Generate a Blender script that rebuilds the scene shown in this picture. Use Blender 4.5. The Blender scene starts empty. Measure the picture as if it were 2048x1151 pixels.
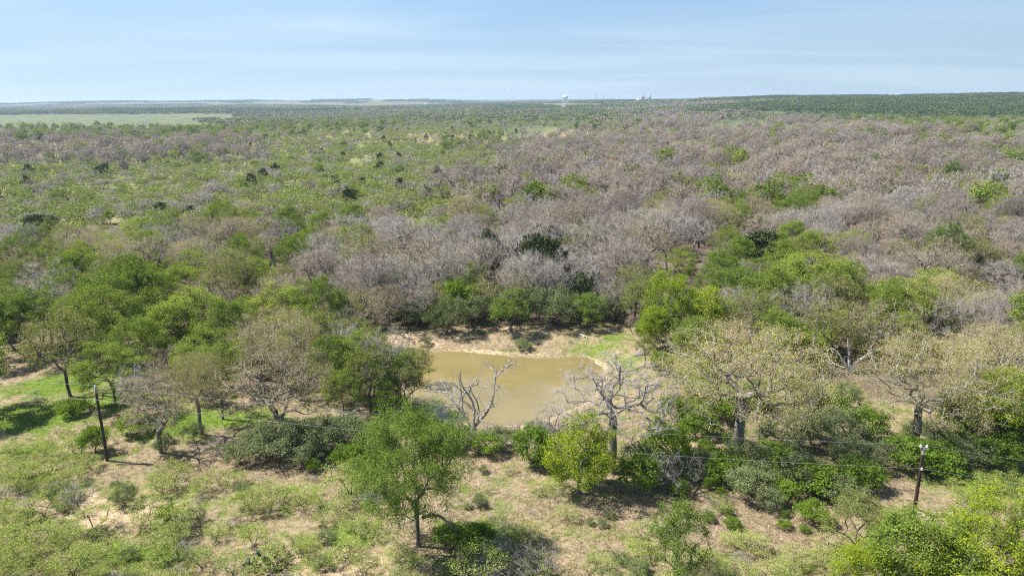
import bpy, math, random
import numpy as np
from mathutils import Matrix, Vector, Euler
rad = math.radians
rng = np.random.default_rng(7)
random.seed(7)
scene = bpy.context.scene
COL = scene.collection

# ------------------------------------------------------------------ camera
CAM_H = 40.0
PITCH, ROLL = 14.75, 0.42
FPX = 1435.0
cam_d = bpy.data.cameras.new('camera')
cam = bpy.data.objects.new('camera', cam_d); COL.objects.link(cam)
cam_d.sensor_width = 36.0
cam_d.lens = 36.0 * FPX / 2048.0
cam_d.clip_start = 0.5
cam_d.clip_end = 60000
CR = Matrix.Rotation(rad(90 - PITCH), 3, 'X') @ Matrix.Rotation(rad(-ROLL), 3, 'Z')
cam.matrix_world = Matrix.Translation((0, 0, CAM_H)) @ CR.to_4x4()
scene.camera = cam
CRn = np.array(CR)

# ------------------------------------------------------------------ light
SUN_EL, SUN_AZ = 54.0, 282.0      # azimuth clockwise from +Y (the view direction); 282 = left, a little behind the scene
sd = Vector((math.sin(rad(SUN_AZ)) * math.cos(rad(SUN_EL)), math.cos(rad(SUN_AZ)) * math.cos(rad(SUN_EL)), math.sin(rad(SUN_EL))))
sun_d = bpy.data.lights.new('sun', 'SUN'); sun_d.energy = 5.0; sun_d.angle = rad(0.5); sun_d.color = (1.0, 0.95, 0.87)
sun = bpy.data.objects.new('sun', sun_d); COL.objects.link(sun)
sun.rotation_euler = sd.to_track_quat('Z', 'Y').to_euler()
sun.location = sd * 400

world = bpy.data.worlds.new('World'); scene.world = world; world.use_nodes = True
nt = world.node_tree; N = nt.nodes; L = nt.links; N.clear()
out = N.new('ShaderNodeOutputWorld'); bg = N.new('ShaderNodeBackground')
sky = N.new('ShaderNodeTexSky'); sky.sky_type = 'NISHITA'; sky.sun_disc = False
sky.sun_elevation = rad(SUN_EL); sky.sun_rotation = rad(SUN_AZ)
sky.air_density = 1.0; sky.dust_density = 0.0; sky.ozone_density = 3.0; sky.altitude = 0
# thin high cloud: streaks on a plane far above
tc = N.new('ShaderNodeTexCoord'); sep = N.new('ShaderNodeSeparateXYZ'); L.new(tc.outputs['Generated'], sep.inputs[0])
zz = N.new('ShaderNodeMath'); zz.operation = 'MAXIMUM'; zz.inputs[1].default_value = 0.0; L.new(sep.outputs['Z'], zz.inputs[0])
za = N.new('ShaderNodeMath'); za.operation = 'ADD'; za.inputs[1].default_value = 0.10; L.new(zz.outputs[0], za.inputs[0])
dx = N.new('ShaderNodeMath'); dx.operation = 'DIVIDE'; L.new(sep.outputs['X'], dx.inputs[0]); L.new(za.outputs[0], dx.inputs[1])
dy = N.new('ShaderNodeMath'); dy.operation = 'DIVIDE'; L.new(sep.outputs['Y'], dy.inputs[0]); L.new(za.outputs[0], dy.inputs[1])
cmb = N.new('ShaderNodeCombineXYZ'); L.new(dx.outputs[0], cmb.inputs[0]); L.new(dy.outputs[0], cmb.inputs[1])
mp = N.new('ShaderNodeMapping'); mp.inputs['Rotation'].default_value = (0, 0, rad(8)); mp.inputs['Scale'].default_value = (0.22, 0.62, 1)
L.new(cmb.outputs[0], mp.inputs[0])
cn = N.new('ShaderNodeTexNoise'); cn.inputs['Scale'].default_value = 1.0; cn.inputs['Detail'].default_value = 5; cn.inputs['Roughness'].default_value = 0.52
cn.inputs['Distortion'].default_value = 0.8
L.new(mp.outputs[0], cn.inputs['Vector'])
cr = N.new('ShaderNodeMapRange'); cr.inputs['From Min'].default_value = 0.42; cr.inputs['From Max'].default_value = 0.85
cr.inputs['To Max'].default_value = 0.6; L.new(cn.outputs[0], cr.inputs['Value'])
mixc = N.new('ShaderNodeMix'); mixc.data_type = 'RGBA'; L.new(cr.outputs[0], mixc.inputs['Factor'])
# pale moist air low in the sky, blue higher up, a little brighter on the sun's side
vr = N.new('ShaderNodeValToRGB'); ve = vr.color_ramp.elements
ve[0].position = 0.0; ve[0].color = (4.7 / 8, 6.2 / 8, 7.5 / 8, 1); ve[1].position = 0.16; ve[1].color = (2.9 / 8, 4.9 / 8, 7.6 / 8, 1)
L.new(zz.outputs[0], vr.inputs[0])
vx = N.new('ShaderNodeMath'); vx.operation = 'MULTIPLY_ADD'; vx.inputs[1].default_value = -1.3; vx.inputs[2].default_value = 6.6; L.new(sep.outputs['X'], vx.inputs[0])
vs = N.new('ShaderNodeVectorMath'); vs.operation = 'SCALE'; L.new(vr.outputs[0], vs.inputs[0]); L.new(vx.outputs[0], vs.inputs['Scale'])
vf = N.new('ShaderNodeMapRange'); vf.inputs['From Min'].default_value = 0.10; vf.inputs['From Max'].default_value = 0.65; vf.inputs['To Min'].default_value = 0.94; vf.inputs['To Max'].default_value = 0.0; vf.interpolation_type = 'SMOOTHSTEP'
L.new(zz.outputs[0], vf.inputs['Value'])
vm = N.new('ShaderNodeMix'); vm.data_type = 'RGBA'; L.new(vf.outputs[0], vm.inputs['Factor']); L.new(sky.outputs[0], vm.inputs['A']); L.new(vs.outputs[0], vm.inputs['B'])
L.new(vm.outputs['Result'], mixc.inputs['A']); mixc.inputs['B'].default_value = (5.4, 6.7, 7.7, 1)
L.new(mixc.outputs['Result'], bg.inputs['Color'])
bg.inputs['Strength'].default_value = 0.067
L.new(bg.outputs[0], out.inputs[0])

scene.view_settings.view_transform = 'Standard'; scene.view_settings.look = 'None'
scene.view_settings.gamma = 1.0; scene.view_settings.use_curve_mapping = False
scene.view_settings.exposure = 1.12
cy = scene.cycles
cy.max_bounces = 5; cy.diffuse_bounces = 3; cy.glossy_bounces = 2; cy.transmission_bounces = 3; cy.volume_bounces = 0
cy.transparent_max_bounces = 8; cy.use_denoising = False; cy.caustics_reflective = False; cy.caustics_refractive = False
cy.filter_width = 1.15; cy.use_adaptive_sampling = True; cy.adaptive_threshold = 0.005

# ------------------------------------------------------------------ projection helpers (to find where on the ground things of the photo stand)
def ray(u, v):
    d = np.array([(u - 1024) / FPX, (575.5 - v) / FPX, -1.0])
    d = CRn @ d
    return d / np.linalg.norm(d)

def project(P):
    Q = (np.asarray(P, float) - np.array([0, 0, CAM_H])) @ CRn      # world -> camera
    z = np.maximum(-Q[..., 2], 1e-3)
    return 1024 + FPX * Q[..., 0] / z, 575.5 - FPX * Q[..., 1] / z, z

# ------------------------------------------------------------------ terrain
def vnoise(x, y, seed=0):
    """smooth value noise, vectorised"""
    xi = np.floor(x).astype(np.int64); yi = np.floor(y).astype(np.int64)
    fx = x - xi; fy = y - yi
    fx = fx * fx * (3 - 2 * fx); fy = fy * fy * (3 - 2 * fy)
    def h(a, b):
        n = (a * 374761393 + b * 668265263 + seed * 1442695041) & 0x7fffffff
        n = ((n ^ (n >> 13)) * 1274126177) & 0x7fffffff
        return ((n ^ (n >> 16)) & 0xffff) / 65535.0
    return (h(xi, yi) * (1 - fx) * (1 - fy) + h(xi + 1, yi) * fx * (1 - fy) + h(xi, yi + 1) * (1 - fx) * fy + h(xi + 1, yi + 1) * fx * fy)

def sstep(a, b, x):
    t = np.clip((x - a) / (b - a), 0, 1)
    return t * t * (3 - 2 * t)

WATER_Z = -1.3
def flat_pt(u, v, z):
    d = ray(u, v); t = (z - CAM_H) / d[2]
    return np.array([0, 0, CAM_H]) + d * t
POND_PX = [(838, 712), (856, 704), (905, 703), (960, 706), (1030, 712), (1100, 715), (1165, 716), (1185, 723), (1203, 738), (1206, 757),
           (1190, 785), (1160, 808), (1130, 826), (1095, 840), (1040, 848), (960, 852), (890, 838), (845, 815), (812, 775), (815, 735)]
POND = np.array([flat_pt(u, v, WATER_Z)[:2] for u, v in POND_PX])
PC = POND.mean(0)
def pond_sd(x, y):
    """signed distance to the shoreline, negative in the water"""
    best = np.full(x.shape, 1e9); inside = np.zeros(x.shape, bool)
    n = len(POND)
    for i in range(n):
        ax, ay = POND[i]; bx, by = POND[(i + 1) % n]
        ex, ey = bx - ax, by - ay
        t = np.clip(((x - ax) * ex + (y - ay) * ey) / (ex * ex + ey * ey), 0, 1)
        best = np.minimum(best, np.hypot(x - ax - t * ex, y - ay - t * ey))
        c = ((ay > y) != (by > y)) & (x < ex * (y - ay) / (ey if abs(ey) > 1e-9 else 1e-9) + ax)
        inside ^= c
    return np.where(inside, -best, best)

def terrain(x, y):
    x = np.asarray(x, float); y = np.asarray(y, float)
    r = np.hypot(x, y)
    z = (vnoise(x / 45 + 3, y / 45, 1) - 0.5) * 1.6 + (vnoise(x / 11, y / 11, 2) - 0.5) * 0.35
    z = z * sstep(5, 30, np.hypot(x - PC[0], y - PC[1]) - 14)
    z = z + (vnoise(x / 170 + 9, y / 170, 3) - 0.5) * 7 * sstep(130, 350, r) + (vnoise(x / 700 + 1, y / 700, 4) - 0.5) * 14 * sstep(500, 1600, r)
    # purple wooded swell on the right, dip behind it, long green ridge behind that
    z = z + 7.0 * np.exp(-((y - 560) / 150) ** 2) * sstep(60, 260, x)
    z = z + 33 * sstep(1000, 2100, y) * sstep(200, 900, x) * (1 - sstep(2300, 3600, y))
    z = z + 19 * np.exp(-((y - 3900) / 1100) ** 2) * sstep(-300, 700, x)
    # far level ridges towards the horizon on the left
    z = z + 32 * np.exp(-((y - 6200) / 900) ** 2) * (1 - sstep(-900, 100, x)) * (0.85 + 0.3 * vnoise(x / 900, y / 900, 6))
    z = z + 20 * np.exp(-((y - 8600) / 900) ** 2) * (0.6 + 0.6 * vnoise(x / 1400, y / 1400, 8))
    z = z + 34 * np.exp(-((y - 11000) / 900) ** 2) * vnoise(x / 1800, y / 900, 11)
    near = (np.abs(x - PC[0]) < 70) & (np.abs(y - PC[1]) < 70)
    if np.any(near):
        xs = np.atleast_1d(x)[np.atleast_1d(near)]; ys = np.atleast_1d(y)[np.atleast_1d(near)]
        d = pond_sd(xs, ys) + (vnoise(xs / 1.7, ys / 1.7, 21) - 0.5) * 1.1 + (vnoise(xs / 5.3, ys / 5.3, 22) - 0.5) * 1.6
        zz = np.atleast_1d(z).copy()
        base = zz[np.atleast_1d(near)]
        bank = WATER_Z + 0.02 + np.where(d > 0, 1.3 * sstep(0, 9, d) + 0.16 * np.minimum(d, 1.0), np.maximum(d * 0.3, -1.6))
        zz[np.atleast_1d(near)] = base * sstep(4, 14, d) + bank + 0.0 * base
        z = zz.reshape(z.shape) if z.shape else zz[0]
    return z

def gp(u, v):
    """point of the terrain seen at pixel (u, v) of the 2048-wide photograph"""
    z = 0.0
    for _ in range(8):
        p = flat_pt(u, v, z); z = float(terrain(np.array([p[0]]), np.array([p[1]]))[0])
    return np.array([p[0], p[1], z])

# ------------------------------------------------------------------ materials
def new_mat(name):
    m = bpy.data.materials.new(name); m.use_nodes = True
    m.node_tree.nodes.clear()
    return m, m.node_tree.nodes, m.node_tree.links

def ramp(N, L, fac, cols, pos=None):
    r = N.new('ShaderNodeValToRGB'); el = r.color_ramp.elements
    pos = pos or [i / (len(cols) - 1) for i in range(len(cols))]
    while len(el) < len(cols): el.new(0.5)
    for e, p, c in zip(el, pos, cols):
        e.position = p; e.color = (*c, 1)
    L.new(fac, r.inputs[0])
    return r.outputs[0]

def foliage(name, cols, trans=0.3, rand=0.35, groves=0.5):
    """cols from one end of the kind's colours to the other: each tree takes its own place between them, trees of one grove alike"""
    m, N, L = new_mat(name)
    o = N.new('ShaderNodeOutputMaterial'); oi = N.new('ShaderNodeObjectInfo')
    nz = N.new('ShaderNodeTexNoise'); nz.inputs['Scale'].default_value = 0.022; nz.inputs['Detail'].default_value = 2
    L.new(oi.outputs['Location'], nz.inputs['Vector'])
    mr = N.new('ShaderNodeMapRange'); mr.inputs['From Min'].default_value = 0.3; mr.inputs['From Max'].default_value = 0.7
    L.new(nz.outputs[0], mr.inputs['Value'])
    mx = N.new('ShaderNodeMix'); mx.data_type = 'FLOAT'; mx.inputs['Factor'].default_value = groves
    L.new(oi.outputs['Random'], mx.inputs['A']); L.new(mr.outputs[0], mx.inputs['B'])
    g = N.new('ShaderNodeNewGeometry')
    ad = N.new('ShaderNodeMath'); ad.operation = 'MULTIPLY_ADD'; ad.inputs[1].default_value = 0.30; L.new(g.outputs['Random Per Island'], ad.inputs[0]); L.new(mx.outputs['Result'], ad.inputs[2])
    ad2 = N.new('ShaderNodeMath'); ad2.operation = 'SUBTRACT'; ad2.inputs[1].default_value = 0.15; L.new(ad.outputs[0], ad2.inputs[0])
    c = ramp(N, L, ad2.outputs[0], cols)
    # leaf to leaf value
    mv = N.new('ShaderNodeMapRange'); mv.inputs['To Min'].default_value = 1 - rand; mv.inputs['To Max'].default_value = 1 + rand
    L.new(g.outputs['Random Per Island'], mv.inputs['Value'])
    sc = N.new('ShaderNodeVectorMath'); sc.operation = 'SCALE'; L.new(c, sc.inputs[0]); L.new(mv.outputs[0], sc.inputs['Scale'])
    d = N.new('ShaderNodeBsdfDiffuse'); L.new(sc.outputs[0], d.inputs['Color'])
    t = N.new('ShaderNodeBsdfTranslucent')
    sc2 = N.new('ShaderNodeVectorMath'); sc2.operation = 'MULTIPLY'; L.new(sc.outputs[0], sc2.inputs[0]); sc2.inputs[1].default_value = (1.15, 1.2, 0.6)
    L.new(sc2.outputs[0], t.inputs['Color'])
    ms = N.new('ShaderNodeMixShader'); ms.inputs[0].default_value = trans
    L.new(d.outputs[0], ms.inputs[1]); L.new(t.outputs[0], ms.inputs[2]); L.new(ms.outputs[0], o.inputs[0])
    return m

def bark(name, c1, c2, scale=3.0, groves=0.0, cols=None):
    m, N, L = new_mat(name)
    o = N.new('ShaderNodeOutputMaterial'); b = N.new('ShaderNodeBsdfPrincipled'); b.inputs['Roughness'].default_value = 0.9
    b.inputs['Specular IOR Level'].default_value = 0.2
    tc = N.new('ShaderNodeTexCoord'); nz = N.new('ShaderNodeTexNoise'); nz.inputs['Scale'].default_value = scale; nz.inputs['Detail'].default_value = 4
    mp = N.new('ShaderNodeMapping'); mp.inputs['Scale'].default_value = (1, 1, 0.3); L.new(tc.outputs['Object'], mp.inputs[0]); L.new(mp.outputs[0], nz.inputs['Vector'])
    c = ramp(N, L, nz.outputs[0], [c1, c2], [0.35, 0.65])
    if cols:
        oi = N.new('ShaderNodeObjectInfo')
        n2 = N.new('ShaderNodeTexNoise'); n2.inputs['Scale'].default_value = 0.018; n2.inputs['Detail'].default_value = 2; L.new(oi.outputs['Location'], n2.inputs['Vector'])
        mr = N.new('ShaderNodeMapRange'); mr.inputs['From Min'].default_value = 0.32; mr.inputs['From Max'].default_value = 0.68; L.new(n2.outputs[0], mr.inputs['Value'])
        mx = N.new('ShaderNodeMix'); mx.data_type = 'FLOAT'; mx.inputs['Factor'].default_value = groves
        L.new(oi.outputs['Random'], mx.inputs['A']); L.new(mr.outputs[0], mx.inputs['B'])
        g = N.new('ShaderNodeNewGeometry')
        ad = N.new('ShaderNodeMath'); ad.operation = 'MULTIPLY_ADD'; ad.inputs[1].default_value = 0.3; L.new(g.outputs['Random Per Island'], ad.inputs[0]); L.new(mx.outputs['Result'], ad.inputs[2])
        a2 = N.new('ShaderNodeMath'); a2.operation = 'SUBTRACT'; a2.inputs[1].default_value = 0.15; L.new(ad.outputs[0], a2.inputs[0])
        c = ramp(N, L, a2.outputs[0], cols)
    L.new(c, b.inputs['Base Color']); L.new(b.outputs[0], o.inputs[0])
    return m

def plain(name, col, rough=0.7, metal=0.0, var=0.12, scale=4.0):
    m, N, L = new_mat(name)
    o = N.new('ShaderNodeOutputMaterial'); b = N.new('ShaderNodeBsdfPrincipled'); b.inputs['Roughness'].default_value = rough; b.inputs['Metallic'].default_value = metal
    tc = N.new('ShaderNodeTexCoord'); nz = N.new('ShaderNodeTexNoise'); nz.inputs['Scale'].default_value = scale; nz.inputs['Detail'].default_value = 5
    L.new(tc.outputs['Object'], nz.inputs['Vector'])
    c = ramp(N, L, nz.outputs[0], [tuple(x * (1 - var) for x in col), tuple(min(1, x * (1 + var)) for x in col)], [0.3, 0.7])
    L.new(c, b.inputs['Base Color']); L.new(b.outputs[0], o.inputs[0])
    return m

M = {}
M['leaf_green'] = foliage('oak_leaves', [(0.085, 0.140, 0.028), (0.175, 0.238, 0.040), (0.285, 0.335, 0.058)], 0.27)
M['leaf_bright'] = foliage('bright_new_leaves', [(0.16, 0.24, 0.02), (0.24, 0.31, 0.025), (0.29, 0.34, 0.04)], 0.3)
M['leaf_tan'] = foliage('oak_catkins', [(0.36, 0.33, 0.13), (0.44, 0.38, 0.17), (0.40, 0.33, 0.18)], 0.25)
M['leaf_bud'] = foliage('opening_buds', [(0.34, 0.29, 0.15), (0.40, 0.33, 0.20), (0.30, 0.24, 0.15)], 0.25)
M['leaf_olive'] = foliage('sparse_olive_leaves', [(0.17, 0.18, 0.06), (0.20, 0.24, 0.055), (0.25, 0.23, 0.10)], 0.3)
M['leaf_mesq'] = foliage('mesquite_leaves', [(0.27, 0.34, 0.07), (0.33, 0.39, 0.09), (0.29, 0.33, 0.13)], 0.3)
M['leaf_mesq_far'] = foliage('far_mesquite_leaves', [(0.20, 0.26, 0.06), (0.26, 0.315, 0.075), (0.20, 0.225, 0.10)], 0.3)
M['leaf_deep'] = foliage('full_green_leaves', [(0.100, 0.160, 0.026), (0.135, 0.205, 0.033), (0.165, 0.235, 0.040)], 0.27)
M['leaf_far'] = foliage('far_woodland_leaves', [(0.060, 0.092, 0.034), (0.090, 0.130, 0.042), (0.140, 0.175, 0.060)], 0.15, groves=0.3)
M['leaf_juniper'] = foliage('juniper_scales', [(0.045, 0.062, 0.024), (0.065, 0.085, 0.030), (0.095, 0.120, 0.042)], 0.1)
M['leaf_yaupon'] = foliage('yaupon_leaves', [(0.135, 0.175, 0.070), (0.19, 0.225, 0.105), (0.16, 0.22, 0.06)], 0.2)
M['leaf_shrub'] = foliage('shrub_leaves', [(0.09, 0.165, 0.022), (0.15, 0.235, 0.028), (0.23, 0.31, 0.04)], 0.35)
M['bark'] = bark('oak_bark', (0.065, 0.055, 0.047), (0.17, 0.15, 0.13))
M['bark_grey'] = bark('grey_bark', (0.075, 0.066, 0.058), (0.26, 0.24, 0.215))
M['bark_dead'] = bark('silvery_dead_bark', (0.17, 0.155, 0.14), (0.42, 0.40, 0.37))
M['bark_white'] = bark('weathered_dead_wood', (0.38, 0.355, 0.33), (0.70, 0.67, 0.63), 2.0)
M['twig_brown'] = bark('brown_twigs', (0, 0, 0), (1, 1, 1), groves=0.55, cols=[(0.165, 0.142, 0.124), (0.22, 0.192, 0.175), (0.285, 0.232, 0.172), (0.33, 0.305, 0.285)])
M['twig_grey'] = bark('grey_twigs', (0, 0, 0), (1, 1, 1), groves=0.5, cols=[(0.22, 0.195, 0.18), (0.33, 0.305, 0.285), (0.30, 0.28, 0.23)])
M['twig_bud'] = bark('budding_twigs', (0, 0, 0), (1, 1, 1), groves=0.5, cols=[(0.24, 0.20, 0.155), (0.31, 0.265, 0.21), (0.36, 0.315, 0.25)])
M['twig'] = bark('twigs', (0.12, 0.10, 0.08), (0.26, 0.23, 0.19))

# ------------------------------------------------------------------ mesh helpers
def build(name, parts, mats, parent=None, smooth=False, link=True):
    """parts: list of (verts (n,3), faces (m,k), material index)"""
    V = []; loops = []; tot = []; mi = []; off = 0
    for v, f, k in parts:
        if len(v) == 0 or len(f) == 0: continue
        V.append(v); loops.append((f + off).ravel()); tot.append(np.full(len(f), f.shape[1])); mi.append(np.full(len(f), k)); off += len(v)
    V = np.concatenate(V); loops = np.concatenate(loops); tot = np.concatenate(tot); mi = np.concatenate(mi)
    me = bpy.data.meshes.new(name)
    me.vertices.add(len(V)); me.vertices.foreach_set('co', V.astype(np.float32).ravel())
    me.loops.add(len(loops)); me.loops.foreach_set('vertex_index', loops.astype(np.int32))
    me.polygons.add(len(tot)); st = np.concatenate([[0], np.cumsum(tot)[:-1]])
    me.polygons.foreach_set('loop_start', st.astype(np.int32)); me.polygons.foreach_set('material_index', mi.astype(np.int32))
    if smooth: me.polygons.foreach_set('use_smooth', np.ones(len(tot), bool))
    for m in mats: me.materials.append(m)
    me.update(calc_edges=True)
    if not link: return me
    o = bpy.data.objects.new(name, me); COL.objects.link(o)
    if parent is not None: o.parent = parent
    return o

def tag(o, label=None, cat=None, group=None, kind=None):
    if label: o['label'] = label
    if cat: o['category'] = cat
    if group: o['group'] = group
    if kind: o['kind'] = kind
    return o

def empty(name, loc, rz=0.0):
    o = bpy.data.objects.new(name, None); COL.objects.link(o)
    o.location = loc; o.rotation_euler = (0, 0, rz); o.empty_display_size = 0.3
    return o

def frame_of(D):
    D = D / np.maximum(np.linalg.norm(D, axis=1, keepdims=True), 1e-9)
    a = np.where(np.abs(D[:, 2:3]) < 0.9, np.array([[0, 0, 1.0]]), np.array([[1.0, 0, 0]]))
    X = np.cross(a, D); X /= np.maximum(np.linalg.norm(X, axis=1, keepdims=True), 1e-9)
    return X, np.cross(D, X)

def frusta(P0, P1, R0, R1, k):
    """one open k-sided frustum per edge"""
    n = len(P0); X, Y = frame_of(P1 - P0)
    a = np.arange(k) * 2 * math.pi / k; c = np.cos(a)[None, :, None]; s = np.sin(a)[None, :, None]
    ring = X[:, None, :] * c + Y[:, None, :] * s
    A = P0[:, None, :] + ring * R0[:, None, None]; B = P1[:, None, :] + ring * R1[:, None, None]
    V = np.concatenate([A, B], 1).reshape(-1, 3)
    i = np.arange(k); j = (i + 1) % k
    f = np.stack([i, j, j + k, i + k], 1)
    F = (f[None] + (np.arange(n) * 2 * k)[:, None, None]).reshape(-1, 4)
    return V, F

def cones(P0, P1, R):
    """three-sided spikes (twigs)"""
    n = len(P0); X, Y = frame_of(P1 - P0)
    a = np.arange(3) * 2 * math.pi / 3; c = np.cos(a)[None, :, None]; s = np.sin(a)[None, :, None]
    A = P0[:, None, :] + (X[:, None, :] * c + Y[:, None, :] * s) * R[:, None, None]
    V = np.concatenate([A, P1[:, None, :]], 1).reshape(-1, 3)
    f = np.array([[0, 1, 3], [1, 2, 3], [2, 0, 3]])
    F = (f[None] + (np.arange(n) * 4)[:, None, None]).reshape(-1, 3)
    return V, F

def leaves(C, size, r, up=0.45, aspect=0.6):
    """one folded-flat rhombus leaf spray per centre"""
    n = len(C)
    Nn = r.normal(size=(n, 3)); Nn /= np.linalg.norm(Nn, axis=1, keepdims=True); Nn[:, 2] = np.abs(Nn[:, 2]) + up
    X, Y = frame_of(Nn)
    ang = r.uniform(0, 2 * math.pi, n)[:, None]
    A = X * np.cos(ang) + Y * np.sin(ang); B = -X * np.sin(ang) + Y * np.cos(ang)
    s = (size * r.uniform(0.6, 1.35, n))[:, None]
    V = np.stack([C - A * s, C - B * s * aspect, C + A * s, C + B * s * aspect], 1).reshape(-1, 3)
    F = np.arange(4 * n).reshape(n, 4)
    return V, F

# ------------------------------------------------------------------ trees
def skeleton(r, H, R, th, n_t, wig=0.18, zc=None, rz=None, low=-0.35, inner=0.35, stems=1, lobes=0.28, conic=0.0, lean=0.0, steplen=0.9, expo=0.47, r_tip=0.018, rise=0.0):
    """targets spread through the crown, joined one by one to the nearest wood; returns nodes, parents, radii, tips"""
    zc = zc if zc is not None else (th * 0.6 + H) / 2 + 0.05 * H; rz = rz if rz is not None else (H - zc)
    D = r.normal(size=(n_t * 3, 3)); D /= np.linalg.norm(D, axis=1, keepdims=True)
    D = D[D[:, 2] > low][:n_t]
    lob = np.ones(len(D))
    for _ in range(7):
        q = r.normal(size=3); q /= np.linalg.norm(q)
        lob += lobes * r.uniform(-0.8, 1) * np.exp(-((1 - D @ q) / 0.25))
    rr = (inner + (1 - inner) * r.uniform(0, 1, len(D)) ** 0.5) * lob
    T = D * rr[:, None] * np.array([R, R, rz]); T[:, 2] += zc
    if conic: 
        k = np.clip((T[:, 2] - th * 0.5) / (H - th * 0.5), 0, 1)
        T[:, :2] *= (1.15 - conic * k)[:, None]
    T[:, 0] += lean * T[:, 2] / H * R
    nodes = []; par = []
    for s in range(stems):
        a = r.uniform(0, 6.28); sp = 0.0
        p = np.array([math.cos(a) * sp, math.sin(a) * sp, -0.25]); last = -1
        k = max(2, int(th / 0.8) + 1)
        drift = r.normal(size=2) * 0.04 * th + (np.array([math.cos(a), math.sin(a)]) * (0.35 * th if stems > 1 else 0))
        for i in range(k + 1):
            t = i / k
            nodes.append(np.array([p[0] + drift[0] * t + r.normal() * wig * 0.12, p[1] + drift[1] * t + r.normal() * wig * 0.12, -0.25 + (th + 0.25) * t]))
            par.append(last if i else -1); last = len(nodes) - 1
    base = nodes[-1]
    start_ok = len(nodes)
    order = np.argsort(np.linalg.norm(T - base, axis=1))
    NA = np.zeros((6000, 3)); cnt = len(nodes); NA[:cnt] = nodes
    PL = np.zeros(6000); ok = np.zeros(6000, bool)
    for i in range(cnt):
        PL[i] = 0; ok[i] = NA[i, 2] > th * 0.62
    ok[:cnt] |= (NA[:cnt, 2] >= NA[:cnt, 2].max() - 0.01)
    tips = []
    for ti in order:
        t = T[ti]
        dv = NA[:cnt] - t; d = np.sqrt((dv ** 2).sum(1))
        cost = d + 0.22 * PL[:cnt] + np.where(dv[:, 2] > 0.3 * d, 1.5, 0) + np.where(ok[:cnt], 0, 1e6)
        j = int(np.argmin(cost)); a = NA[j].copy(); dist = d[j]
        m = max(1, int(round(dist / steplen))); last = j
        side = r.normal(size=3) * 0.10 * dist; side[2] += rise * dist
        for i in range(1, m + 1):
            f = i / m
            q = a + (t - a) * f + side * math.sin(math.pi * f) + (r.normal(size=3) * wig * min(steplen, dist) if i < m else 0)
            if cnt >= 5998: break
            NA[cnt] = q; par.append(last); PL[cnt] = PL[last] + dist / m; ok[cnt] = True; last = cnt; cnt += 1
        tips.append(last)
    NA = NA[:cnt]; par = np.array(par[:cnt])
    w = np.zeros(cnt); w[tips] += 1
    for i in range(cnt - 1, -1, -1):
        if w[i] == 0: w[i] = 0.5
        if par[i] >= 0: w[par[i]] += w[i]
    rd = r_tip * w ** expo
    return NA, par, rd, np.array(tips), PL[:cnt]

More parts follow.
